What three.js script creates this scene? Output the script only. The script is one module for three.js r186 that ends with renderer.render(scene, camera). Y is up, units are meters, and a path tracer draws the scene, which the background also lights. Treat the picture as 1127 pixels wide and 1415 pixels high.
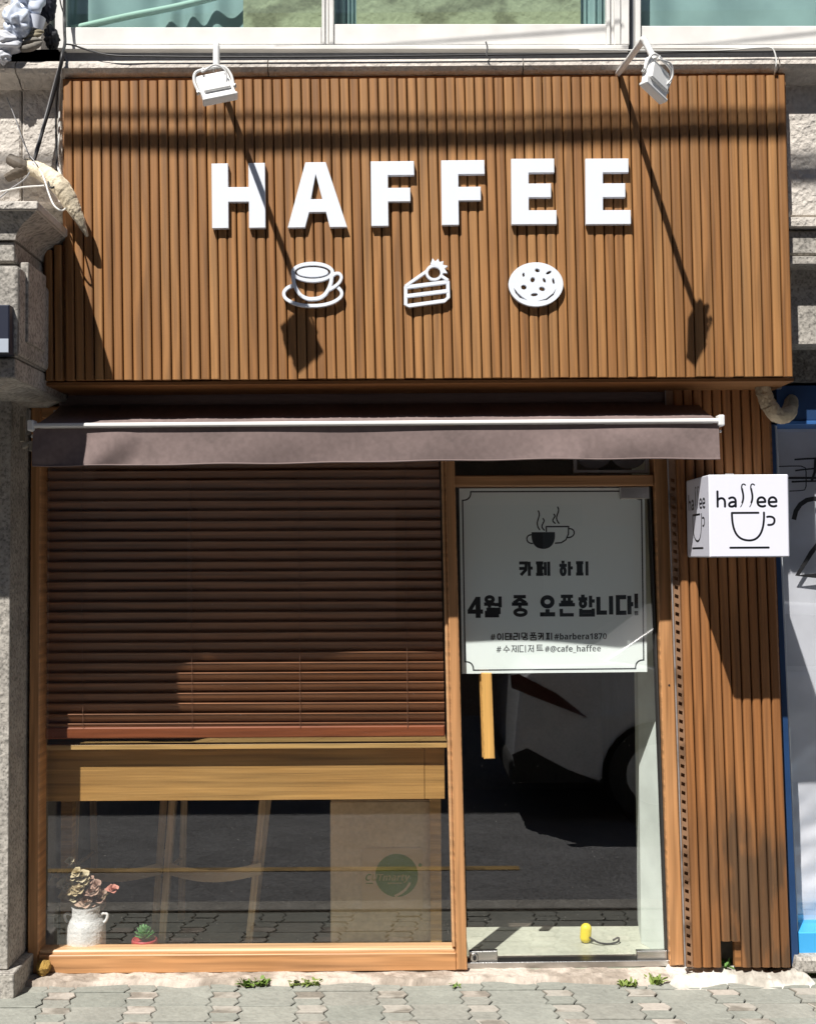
import * as THREE from 'three';
import { RoundedBoxGeometry } from 'three/addons/geometries/RoundedBoxGeometry.js';
import { mergeGeometries, toCreasedNormals } from 'three/addons/utils/BufferGeometryUtils.js';

// ---------------------------------------------------------------- camera, sky, sun, exposure
const W = 1127, H = 1415, F = 1650;
const scene = new THREE.Scene();
const camera = new THREE.PerspectiveCamera(2 * Math.atan(H / 2 / F) * 180 / Math.PI, W / H, 0.05, 500);
camera.position.set(0, 1.68, 4.85);
camera.rotation.set(2.1 * Math.PI / 180, 0, -0.006);
camera.updateMatrixWorld();

const SKY = 0.16;
const SUN = new THREE.Vector3(-0.51, 1.61, 1).normalize();
// clear spring sky: deep blue overhead, paler towards the horizon, a soft brightening round the sun
{
  const w = 256, h = 128, d = new Float32Array(w * h * 4), v = new THREE.Vector3();
  for (let j = 0; j < h; j++) for (let i = 0; i < w; i++) {
    const el = ((j + 0.5) / h - 0.5) * Math.PI, az = ((i + 0.5) / w - 0.5) * 2 * Math.PI;
    v.set(Math.cos(el) * Math.cos(az), Math.sin(el), Math.cos(el) * Math.sin(az));
    const t = Math.pow(1 - Math.max(0, Math.sin(el)), 2.2), k = (j * w + i) * 4;
    const g = 0.35 * Math.exp((v.dot(SUN) - 1) * 9), down = el < 0;
    d[k] = down ? 0.1 : SKY * (0.3 + 0.75 * t + g); d[k + 1] = down ? 0.095 : SKY * (0.52 + 0.72 * t + g); d[k + 2] = down ? 0.09 : SKY * (1.0 + 0.45 * t + g); d[k + 3] = 1;
  }
  const t = new THREE.DataTexture(d, w, h, THREE.RGBAFormat, THREE.FloatType);
  t.mapping = THREE.EquirectangularReflectionMapping; t.magFilter = THREE.LinearFilter; t.minFilter = THREE.LinearFilter; t.wrapS = THREE.RepeatWrapping; t.needsUpdate = true;
  scene.background = t; scene.environment = t;
}

const sun = new THREE.DirectionalLight(new THREE.Color(1, 0.96, 0.895), 5);
sun.position.copy(SUN).multiplyScalar(30);
sun.castShadow = true;
sun.shadow.mapSize.set(4096, 4096);
Object.assign(sun.shadow.camera, { left: -8, right: 8, top: 8, bottom: -8, near: 1, far: 80 });
scene.add(sun, sun.target);

const renderer = new THREE.WebGLRenderer({ antialias: true });
renderer.setSize(815, 1024);
renderer.toneMapping = THREE.LinearToneMapping;
renderer.toneMappingExposure = 1.5;
renderer.shadowMap.enabled = true;

// ---------------------------------------------------------------- helpers
let seed = 20240417;
const rnd = () => { seed = (seed * 1664525 + 1013904223) >>> 0; return seed / 4294967296; };
const rr = (a, b) => a + (b - a) * rnd();
const V = (x, y, z) => new THREE.Vector3(x, y, z);
const ray = (px, py) => V((px - W / 2) / F, -(py - H / 2) / F, -1).applyQuaternion(camera.quaternion);
function U(px, py, z) {                                     // a pixel of the photograph on the upright plane z
  const d = ray(px, py), c = camera.position;
  return c.clone().addScaledVector(d, (z - c.z) / d.z);
}
function G(px, py, y = 0) {                                 // a pixel of the photograph on the level plane y
  const d = ray(px, py), c = camera.position;
  return c.clone().addScaledVector(d, (y - c.y) / d.y);
}
const BASE = new Map(), used = {};
function numbered(name) {
  const n = used[name] = (used[name] ?? -1) + 1;
  return n ? name + '_' + String(n).padStart(3, '0') : name;
}
function thing(name, label, category, base = V(0, 0, 0), group, kind) {
  const o = new THREE.Group();
  o.name = numbered(name);
  o.position.copy(base);
  BASE.set(o, base.clone());
  Object.assign(o.userData, { label, category });
  if (kind) { o.userData.kind = kind; }
  if (group) o.userData.group = group;
  scene.add(o);
  return o;
}
function part(parent, name, geo, mat, label) {              // geometry comes in world metres
  const b = BASE.get(parent) || V(0, 0, 0);
  if (Array.isArray(geo)) geo = mergeGeometries(geo.map((g) => { const n = g.index ? g.toNonIndexed() : g; for (const k of Object.keys(n.attributes)) if (!['position', 'normal', 'uv'].includes(k)) n.deleteAttribute(k); return n; }));
  geo.translate(-b.x, -b.y, -b.z);
  const m = new THREE.Mesh(geo, mat);
  m.name = name;
  m.castShadow = m.receiveShadow = true;
  if (label) m.userData.label = label;
  BASE.set(m, b);
  parent.add(m);
  return m;
}
function single(name, label, category, geo, mat, group, kind) { // a thing that is one mesh
  const o = thing(name, label, category, V(0, 0, 0), group, kind);
  scene.remove(o);
  if (Array.isArray(geo)) geo = mergeGeometries(geo.map((g) => { const n = g.index ? g.toNonIndexed() : g; for (const k of Object.keys(n.attributes)) if (!['position', 'normal', 'uv'].includes(k)) n.deleteAttribute(k); return n; }));
  geo.computeBoundingBox();
  const c = geo.boundingBox.getCenter(V(0, 0, 0)); c.y = geo.boundingBox.min.y;
  geo.translate(-c.x, -c.y, -c.z);
  const m = new THREE.Mesh(geo, mat);
  m.name = o.name; m.position.copy(c); m.userData = o.userData; m.castShadow = m.receiveShadow = true;
  BASE.set(m, c);
  scene.add(m);
  return m;
}
function fromTris(pos, uv) {
  const g = new THREE.BufferGeometry();
  let vol = 0;
  for (let i = 0; i < pos.length; i += 9) {
    const [a, b, c, d, e, f, p, q, r] = pos.slice(i, i + 9);
    vol += a * (e * r - f * q) - b * (d * r - f * p) + c * (d * q - e * p);
  }
  if (vol < 0) for (let i = 0, j = 0; i < pos.length; i += 9, j += 6) {
    for (let k = 0; k < 3; k++) [pos[i + 3 + k], pos[i + 6 + k]] = [pos[i + 6 + k], pos[i + 3 + k]];
    for (let k = 0; k < 2; k++) [uv[j + 2 + k], uv[j + 4 + k]] = [uv[j + 4 + k], uv[j + 2 + k]];
  }
  g.setAttribute('position', new THREE.Float32BufferAttribute(pos, 3));
  g.setAttribute('uv', new THREE.Float32BufferAttribute(uv, 2));
  g.computeVertexNormals();
  return g;
}
// a bar of any section between two points; the section lies along R (across) and O (outward); uv in metres, v along the bar
function prism(sec, A, B, R, O, offU = 0, offV = 0, B2) {
  const pos = [], uv = [], L = A.distanceTo(B), n = sec.length;
  const secB = B2 || sec;
  const pa = sec.map(([r, o]) => A.clone().addScaledVector(R, r).addScaledVector(O, o));
  const pb = secB.map(([r, o]) => B.clone().addScaledVector(R, r).addScaledVector(O, o));
  let u = offU;
  for (let i = 0; i < n; i++) {
    const j = (i + 1) % n, du = pa[i].distanceTo(pa[j]);
    pos.push(...pa[i], ...pa[j], ...pb[j], ...pa[i], ...pb[j], ...pb[i]);
    uv.push(u, offV, u + du, offV, u + du, offV + L, u, offV, u + du, offV + L, u, offV + L);
    u += du;
  }
  const tri = THREE.ShapeUtils.triangulateShape(sec.map((p) => new THREE.Vector2(...p)), []);
  const ccw = THREE.ShapeUtils.area(sec.map((p) => new THREE.Vector2(...p))) > 0;
  for (const [a, b, c] of tri) {
    const s = ccw ? [a, c, b] : [a, c, b];
    const e = ccw ? [a, b, c] : [a, b, c];
    for (const k of s) { pos.push(...pa[k]); uv.push(offU + sec[k][0], offV + sec[k][1]); }
    for (const k of e) { pos.push(...pb[k]); uv.push(offU + sec[k][0], offV + sec[k][1]); }
  }
  return fromTris(pos, uv);
}
const X1 = V(1, 0, 0), Y1 = V(0, 1, 0), Z1 = V(0, 0, 1);
const rectSec = (w, d, c = 0.002) => [[-w / 2 + c, 0], [w / 2 - c, 0], [w / 2, -c], [w / 2, -d], [-w / 2, -d], [-w / 2, -c]];
// outline in photo pixels on the plane z, extruded back by depth
function ext(poly, z, depth, { bevel = 0.002, holes = [], raw = false } = {}) {
  const P = raw ? (p) => new THREE.Vector2(p[0], p[1]) : (p) => { const w = U(p[0], p[1], z); return new THREE.Vector2(w.x, w.y); };
  const s = new THREE.Shape(poly.map(P));
  for (const h of holes) s.holes.push(new THREE.Path(h.map(P)));
  const b = Math.min(bevel, depth / 3);
  const g = new THREE.ExtrudeGeometry(s, { depth: depth - 2 * b, bevelEnabled: b > 0, bevelThickness: b, bevelSize: b, bevelOffset: -b, bevelSegments: 1, curveSegments: 12, steps: 1 });
  g.translate(0, 0, z - depth + b);
  return g;
}
const rectPx = (x0, y0, x1, y1) => [[x0, y0], [x1, y0], [x1, y1], [x0, y1]];
function box(x0, x1, y0, y1, z0, z1, r = 0) {
  const g = r ? new RoundedBoxGeometry(x1 - x0, y1 - y0, z1 - z0, 2, r) : new THREE.BoxGeometry(x1 - x0, y1 - y0, z1 - z0);
  g.translate((x0 + x1) / 2, (y0 + y1) / 2, (z0 + z1) / 2);
  const p = g.attributes.position, n = g.attributes.normal, uv = g.attributes.uv;   // uv in metres
  for (let i = 0; i < p.count; i++) {
    const ax = Math.abs(n.getX(i)), ay = Math.abs(n.getY(i)), az = Math.abs(n.getZ(i));
    if (az >= ax && az >= ay) uv.setXY(i, p.getX(i), p.getY(i));
    else if (ax >= ay) uv.setXY(i, p.getZ(i), p.getY(i));
    else uv.setXY(i, p.getX(i), p.getZ(i));
  }
  return g;
}
function grid(nu, nv, fn, level = false) {                                  // an open sheet
  const pos = [], uv = [], ix = [];
  for (let j = 0; j <= nv; j++) for (let i = 0; i <= nu; i++) { const p = fn(i / nu, j / nv); pos.push(p.x, p.y, p.z); uv.push(p.x, level ? p.z : p.y); }
  for (let j = 0; j < nv; j++) for (let i = 0; i < nu; i++) { const a = j * (nu + 1) + i; ix.push(a, a + nu + 1, a + 1, a + 1, a + nu + 1, a + nu + 2); }
  const g = new THREE.BufferGeometry();
  g.setAttribute('position', new THREE.Float32BufferAttribute(pos, 3));
  g.setAttribute('uv', new THREE.Float32BufferAttribute(uv, 2));
  g.setIndex(ix); g.computeVertexNormals();
  return g;
}
function paneGeo(q, z) {                                     // a glass sheet between four photo corners
  const [a, b, c, d] = q.map((p) => U(p[0], p[1], z));
  const g = new THREE.BufferGeometry();
  g.setAttribute('position', new THREE.Float32BufferAttribute([...d, ...c, ...b, ...d, ...b, ...a], 3));
  g.setAttribute('uv', new THREE.Float32BufferAttribute([d, c, b, d, b, a].flatMap((p) => [p.x, p.y]), 2));
  g.computeVertexNormals();
  return g;
}
const tube = (pts, r, n = 24, m = 8, closed = false) => new THREE.TubeGeometry(new THREE.CatmullRomCurve3(pts, closed), n, r, m, closed);
function taperTube(pts, radii, n = 28, m = 10, wob = 0, wrap = 0) {
  const c = new THREE.CatmullRomCurve3(pts), g = new THREE.TubeGeometry(c, n, 1, m), p = g.attributes.position;
  for (let i = 0; i <= n; i++) {
    const o = c.getPointAt(i / n), t = i / n * (radii.length - 1), k = Math.min(Math.floor(t), radii.length - 2);
    const r = radii[k] + (radii[k + 1] - radii[k]) * (t - k);
    for (let j = 0; j <= m; j++) { const q = i * (m + 1) + j, jj = j % m; const w = 1 + wob * Math.sin(i * 2.1 + jj * 1.7) + wob * 0.6 * Math.sin(i * 5.3 + jj * 4.1) + (wrap ? 0.09 * (((i / wrap + jj / m) % 1) - 0.5) : 0);
      p.setXYZ(q, o.x + (p.getX(q) - o.x) * r * w, o.y + (p.getY(q) - o.y) * r * w, o.z + (p.getZ(q) - o.z) * r * w); }
  }
  const uv = g.attributes.uv, L = c.getLength(); for (let i = 0; i < uv.count; i++) uv.setXY(i, uv.getX(i) * L, uv.getY(i) * 0.2);
  g.computeVertexNormals();
  return g;
}
// a flat stroke of given pixel width, as outline polygons for ext()
function strokePoly(pts, w, closed = false) {
  const n = pts.length, L = [], Rr = [];
  for (let i = 0; i < n; i++) {
    const a = pts[closed ? (i - 1 + n) % n : Math.max(0, i - 1)], b = pts[closed ? (i + 1) % n : Math.min(n - 1, i + 1)];
    let dx = b[0] - a[0], dy = b[1] - a[1]; const l = Math.hypot(dx, dy) || 1; dx /= l; dy /= l;
    L.push([pts[i][0] - dy * w / 2, pts[i][1] + dx * w / 2]); Rr.push([pts[i][0] + dy * w / 2, pts[i][1] - dx * w / 2]);
  }
  return closed ? { outer: L, inner: Rr } : { outer: [...L, ...Rr.reverse()] };
}
const ell = (cx, cy, rx, ry, n = 32, a0 = 0, a1 = Math.PI * 2, rot = 0) => Array.from({ length: n }, (_, i) => {
  const full = Math.abs(a1 - a0 - Math.PI * 2) < 1e-6, t = a0 + (a1 - a0) * i / (full ? n : n - 1), x = rx * Math.cos(t), y = ry * Math.sin(t);
  return [cx + x * Math.cos(rot) - y * Math.sin(rot), cy + x * Math.sin(rot) + y * Math.cos(rot)];
});

// ---- noise and textures (uv in metres; repeat = 1 / size)
const lat = new Float32Array(65536); for (let i = 0; i < 65536; i++) lat[i] = rnd();
function vn(x, y, px, py, s = 0) {                           // periodic value noise
  const xi = Math.floor(x), yi = Math.floor(y), fx = x - xi, fy = y - yi;
  const h = (a, b) => lat[((((a % px) + px) % px) * 131 + (((b % py) + py) % py) * 7919 + s * 3571) & 65535];
  const u = fx * fx * (3 - 2 * fx), v = fy * fy * (3 - 2 * fy);
  return (h(xi, yi) * (1 - u) + h(xi + 1, yi) * u) * (1 - v) + (h(xi, yi + 1) * (1 - u) + h(xi + 1, yi + 1) * u) * v;
}
function fbm(u, v, px, py, oct, s = 0) { let a = 0, k = 0.5, t = 0; for (let i = 0; i < oct; i++) { a += k * vn(u * px, v * py, px, py, s + i * 17); t += k; k *= 0.5; px *= 2; py *= 2; } return a / t; }
function tex(w, h, fn, size = [1, 1], rot = 0) {
  const d = new Uint8Array(w * h * 4);
  for (let y = 0; y < h; y++) for (let x = 0; x < w; x++) {
    const c = fn(x / w, y / h), k = (y * w + x) * 4;
    for (let i = 0; i < 3; i++) d[k + i] = Math.max(0, Math.min(255, (Array.isArray(c) ? c[i] : c) * 255));
    d[k + 3] = 255;
  }
  const t = new THREE.DataTexture(d, w, h);
  t.wrapS = t.wrapT = THREE.RepeatWrapping; t.magFilter = THREE.LinearFilter; t.minFilter = THREE.LinearMipmapLinearFilter;
  t.repeat.set(1 / size[0], 1 / size[1]); t.rotation = rot; t.needsUpdate = true;
  return t;
}
const turned = (t) => { const c = t.clone(); c.rotation = Math.PI / 2; c.needsUpdate = true; return c; };
const ss = (a, b, x) => { const t = Math.max(0, Math.min(1, (x - a) / (b - a))); return t * t * (3 - 2 * t); };

const woodFn = (u, v) => {
  const warp = 0.05 * fbm(u, v, 3, 3, 2, 5);
  const st = fbm(u + warp, v, 26, 3, 3, 1), fine = fbm(u, v, 90, 5, 2, 9), ring = 0.5 + 0.5 * Math.sin((u + warp * 2.2) * 60 + 5 * fbm(u, v, 4, 2, 2, 3));
  const k = 0.3 + 0.42 * st + 0.3 * fine + 0.16 * ring, w = fbm(u, v, 5, 4, 3, 31);
  return [k * (0.94 + 0.1 * w), k * (0.88 + 0.18 * w) * 0.985, k * (0.8 + 0.3 * w) * 0.96];
};
const woodT = tex(256, 512, woodFn, [0.4, 1.1]), woodTH = turned(woodT);
const streakT = tex(256, 256, (u, v) => 0.35 + 0.65 * fbm(u, v, 70, 4, 2, 2), [0.4, 1.1]), streakTH = turned(streakT);
const graniteFn = (u, v) => {
  const a = fbm(u, v, 60, 60, 2, 4), b = fbm(u, v, 110, 110, 1, 8), c = fbm(u, v, 6, 6, 3, 12);
  let k = 0.62 + 0.3 * (c - 0.5);
  if (a < 0.4) k *= 0.5 + 0.4 * b; else if (a > 0.62) k *= 1.18;
  return [k, k * 0.985, k * 0.95];
};
const graniteT = tex(512, 512, graniteFn, [0.5, 0.5]);
const roughT = tex(512, 512, (u, v) => fbm(u, v, 24, 24, 5, 21), [0.42, 0.42]);
const plainFn = (u, v) => { const a = fbm(u, v, 5, 5, 5, 3), b = fbm(u, v, 70, 70, 2, 6); const k = 0.6 + 0.4 * a + 0.22 * (b - 0.5); return [k, k * 0.99, k * 0.975]; };
const plainT = tex(512, 512, plainFn, [0.9, 0.9]);
const grimeT = tex(512, 512, (u, v) => { const a = ss(0.42, 0.7, fbm(u, v, 7, 7, 5, 40)), b = fbm(u, v, 50, 50, 3, 44); const k = 0.93 - 0.4 * a - 0.24 * (b - 0.4); return [k, k * (0.99 - 0.03 * a), k * (0.98 - 0.07 * a)]; }, [0.7, 0.7]);
const asphaltT = tex(512, 512, (u, v) => { const k = 0.55 + 0.5 * (fbm(u, v, 130, 130, 1, 2) - 0.5) + 0.4 * (fbm(u, v, 5, 5, 4, 19) - 0.5); return [k, k, k * 1.02]; }, [1.2, 1.2]);
const fineT = tex(256, 256, (u, v) => fbm(u, v, 100, 100, 2, 60), [0.3, 0.3]);
const clothT = tex(256, 256, (u, v) => { const k = 0.82 + 0.08 * Math.sin(u * 256 * Math.PI * 0.5) * Math.sin(v * 256 * Math.PI * 0.5) + 0.2 * (fbm(u, v, 5, 5, 4, 9) - 0.5); return k; }, [0.25, 0.25]);
const satinT = tex(256, 256, (u, v) => 0.62 + 0.38 * fbm(u, v, 4, 4, 5, 51), [0.6, 0.6]);

function mat(rgb, rough = 0.7, o = {}) {
  const { gain = 1, ...rest } = o;
  const M = ['transmission', 'clearcoat', 'sheen', 'ior', 'thickness', 'specularIntensity'].some((k) => k in o) ? THREE.MeshPhysicalMaterial : THREE.MeshStandardMaterial;
  return new M({ color: new THREE.Color().setRGB(rgb[0] * gain, rgb[1] * gain, rgb[2] * gain), roughness: rough, ...rest });
}
const wood = (rgb, horiz = false, rough = 0.5, bump = 0.0006) => mat(rgb, rough, { map: horiz ? woodTH : woodT, bumpMap: horiz ? streakTH : streakT, bumpScale: bump, gain: 1.32 });

const slatMats = [[0.285, 0.134, 0.043], [0.31, 0.15, 0.05], [0.255, 0.117, 0.036], [0.325, 0.163, 0.057]].map((c) => wood(c, false, 0.6, 0.0012));
const wallWoodT = tex(256, 1024, (u, v) => {                 // v runs from the pavement up; the lower third carries dark water stains in streaks
  const c = woodFn(u, (v * 2.2) % 1), e = 0.13 + 0.12 * fbm(u, 0.5, 6, 3, 3, 71) + 0.05 * fbm(u, v, 26, 8, 3, 73);
  const side = 0.25 + 0.75 * ss(0.15, 0.55, u + 0.25 * (fbm(u, v, 3, 6, 2, 79) - 0.5)), blot = ss(0.38, 0.62, fbm(u, v, 9, 14, 4, 75));
  const k = ss(e + 0.05, e - 0.04, v) * side * (0.55 + 0.45 * blot);
  return [c[0] * (1 - 0.62 * k), c[1] * (1 - 0.52 * k), c[2] * (1 - 0.3 * k)];
}, [0.4, 2.5]);
const wallSlatMats = [[0.275, 0.118, 0.038], [0.3, 0.13, 0.043], [0.25, 0.104, 0.032]].map((c) => mat(c, 0.6, { map: wallWoodT, bumpMap: streakT, bumpScale: 0.001, gain: 1.32 }));
const frameM = wood([0.45, 0.235, 0.105], false, 0.42, 0.0002), frameHM = wood([0.45, 0.235, 0.105], true, 0.42, 0.0002);
const beadM = wood([0.52, 0.31, 0.16], false, 0.4, 0.0002);
const backWoodM = wood([0.26, 0.12, 0.04], true, 0.6);
const counterM = wood([0.42, 0.25, 0.085], true, 0.5), counterTopM = wood([0.5, 0.33, 0.13], true, 0.4);
const stoolM = wood([0.5, 0.37, 0.23], false, 0.55);
const blindMats = [[0.235, 0.1, 0.042], [0.22, 0.092, 0.037], [0.25, 0.108, 0.047]].map((c) => wood(c, false, 0.3, 0.0001));
const graniteM = mat([0.4, 0.38, 0.355], 0.85, { map: graniteT, bumpMap: roughT, bumpScale: 0.005, gain: 1.35 });
const graniteLightM = mat([0.62, 0.58, 0.535], 0.9, { map: plainT, bumpMap: roughT, bumpScale: 0.009, gain: 1.1 });
const graniteDarkM = mat([0.2, 0.195, 0.19], 0.8, { map: graniteT, bumpMap: roughT, bumpScale: 0.014, gain: 1.4 });
const pvcM = mat([0.78, 0.77, 0.75], 0.35, { map: satinT, gain: 1.12 });
const whiteM = mat([0.76, 0.8, 0.87], 0.35);
const whiteMetalM = mat([0.8, 0.8, 0.79], 0.35, { clearcoat: 0.3 });
const alumM = mat([0.62, 0.62, 0.63], 0.35, { metalness: 0.85, bumpMap: fineT, bumpScale: 0.0002 });
const steelM = mat([0.6, 0.59, 0.57], 0.28, { metalness: 1, map: satinT, bumpMap: fineT, bumpScale: 0.0004 });
const blackM = mat([0.012, 0.012, 0.014], 0.5);
const darkM = mat([0.03, 0.028, 0.027], 0.7, { map: plainT });
const glassM = mat([1, 1, 1], 0, { transmission: 1, thickness: 0, ior: 2.2 });
const tealGlassM = mat([0.84, 0.93, 0.9], 0, { transmission: 1, thickness: 0, ior: 2.0 });
const canvasM = mat([0.2, 0.15, 0.145], 0.9, { map: plainT, bumpMap: clothT, bumpScale: 0.0006, gain: 1.15, side: THREE.DoubleSide });
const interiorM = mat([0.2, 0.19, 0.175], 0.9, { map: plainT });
const revealM = mat([0.7, 0.78, 0.73], 0.8, { map: satinT, gain: 1.2 });
const tileM = mat([0.55, 0.58, 0.48], 0.45, { map: plainT, gain: 1.1 });
const blueM = mat([0.012, 0.048, 0.14], 0.5, { map: satinT, gain: 1.1 });
const skyBlueM = mat([0.05, 0.36, 0.72], 0.4);
const filmM = mat([0.62, 0.64, 0.7], 0.75, { map: satinT, gain: 1.1 });

// ---------------------------------------------------------------- ground, road, pavement
single('ground', 'bare ground around the street', 'ground', box(-120, 120, -0.2, -0.14, -120, 120), mat([0.16, 0.15, 0.14], 0.95, { map: asphaltT }), null, 'structure');
single('road', 'grey asphalt street in front of the shop', 'road', box(-60, 60, -0.14, -0.1, 0.95, 9.2), mat([0.15, 0.15, 0.152], 0.9, { map: asphaltT, bumpMap: fineT, bumpScale: 0.002, gain: 1.6 }), null, 'structure');
single('road_line', 'yellow line painted along the street', 'road line', box(-60, 0.62, -0.0999, -0.096, 1.87, 1.95), mat([0.36, 0.23, 0.07], 0.8, { map: grimeT }), null, 'structure');
{
  const pv = thing('pavement', 'grey interlocking block pavement with small pinkish inserts', 'pavement', V(0, 0, 0.4), null, 'structure');
  part(pv, 'joint_bed', box(-60, 60, -0.14, -0.012, -0.1, 0.8), mat([0.15, 0.145, 0.12], 0.95, { map: plainT }));
  part(pv, 'kerb', box(-60, 60, -0.14, 0.0, 0.803, 0.95, 0.012), mat([0.36, 0.35, 0.33], 0.9, { map: graniteT, gain: 1.3 }));
  const tones = [[0.24, 0.247, 0.222], [0.256, 0.26, 0.232], [0.226, 0.235, 0.21], [0.246, 0.246, 0.22]].map((c) => mat(c, 0.9, { map: plainT, bumpMap: roughT, bumpScale: 0.004, gain: 1.25 }));
  const pinkM = [[0.34, 0.31, 0.275], [0.3, 0.282, 0.25]].map((c) => mat(c, 0.9, { map: grimeT, bumpMap: roughT, bumpScale: 0.003, gain: 1.25 }));
  const px = 0.318, pz = 0.148, gap = 0.005, rest = [];
  const piece = (pts, x, z, h) => {
    const s = new THREE.Shape(pts.map(([a, b]) => new THREE.Vector2(x + a, -(z + b))));
    const g = new THREE.ExtrudeGeometry(s, { depth: 0.03, bevelEnabled: true, bevelThickness: 0.003, bevelSize: 0.003, bevelOffset: -0.003, bevelSegments: 1 });
    g.rotateX(-Math.PI / 2); g.translate(0, h - 0.033, 0);
    return g;
  };
  const zag = 0.016;
  for (let r = -1; r < 5; r++) for (let c = -34; c <= 34; c++) {
    const z = 0.02 + r * pz, x = c * px + r * 0.022 - 0.05;
    const mw = 0.212, h = pz - gap;
    const A = [[gap, 0], [mw, 0], [mw + zag, h * 0.27], [mw, h * 0.5], [mw + zag, h * 0.77], [mw, h], [gap, h], [gap + zag, h * 0.77], [gap, h * 0.5], [gap + zag, h * 0.27]];
    const l = mw + gap, rgt = px - 0.0;
    const B = [[l, 0], [rgt, 0], [rgt + zag, h * 0.27], [rgt, h * 0.46], [l, h * 0.46], [l + zag, h * 0.27]];
    const C = [[l, h * 0.46 + gap], [rgt, h * 0.46 + gap], [rgt + zag, h * 0.77], [rgt, h], [l, h], [l + zag, h * 0.77]];
    const inView = r < 4 && Math.abs(x + 0.15) < 1.72;
    [A, B, C].forEach((s, k) => {
      const g = piece(s, x, z, rr(-0.003, 0.003));
      if (inView) part(pv, k === 1 ? 'paving_insert' : 'paving_block', g, k === 1 ? pinkM[Math.floor(rnd() * 2)] : tones[Math.floor(rnd() * 4)]);
      else rest.push(g);
    });
  }
  part(pv, 'paving_blocks_beyond', rest, tones[0]).userData.kind = 'stuff';
}
{ // uneven concrete strip at the foot of the shop
  const g = thing('concrete_strip', 'patchy pinkish concrete strip along the foot of the shopfront', 'concrete strip', V(0, 0, 0.08), null, 'structure');
  const strip = (x0, x1, z1, h, n, sd, pxy) => grid(n, 14, (u, v) => {
    const x = x0 + (x1 - x0) * u, edge = z1 * (0.72 + 0.55 * vn(x * 9 + sd, 1.5, 4096, 64, sd));
    const z = -0.06 + v * (edge + 0.06), e = ss(1, 0.86, v);
    return V(x, -0.006 + (h + 0.01 * vn(x * 22 + sd, z * 60, 4096, 4096, 3) + 0.004 * vn(x * 80, z * 160, 4096, 4096, 8)) * e - (v > 0.99 ? 0.012 : 0), z);
  }, true);
  part(g, 'concrete', strip(-2.2, 1.02, 0.115, 0.016, 260, 3), mat([0.4, 0.35, 0.305], 0.95, { map: grimeT, bumpMap: roughT, bumpScale: 0.008, gain: 1.3 }));
  part(g, 'white_mortar', grid(120, 22, (u, v) => {
    const x = 1.0 + 0.6 * u, edge = 0.16 * (0.75 + 0.6 * vn(x * 8 + 2, 3.5, 4096, 64, 9));
    const z = -0.02 + v * (edge + 0.02);
    const e = ss(1, 0.6, v) * ss(0, 0.07, u) * ss(1, 0.9, u);
    return V(x, -0.008 + (0.022 + 0.03 * vn(x * 14 + 7, z * 26, 4096, 4096, 4) + 0.008 * vn(x * 60, z * 90, 4096, 4096, 5)) * e, z);
  }, true), mat([0.58, 0.555, 0.51], 0.95, { map: grimeT, bumpMap: roughT, bumpScale: 0.006, gain: 1.15 }), 'lumpy white mortar patch under the slatted wall');
}

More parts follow.
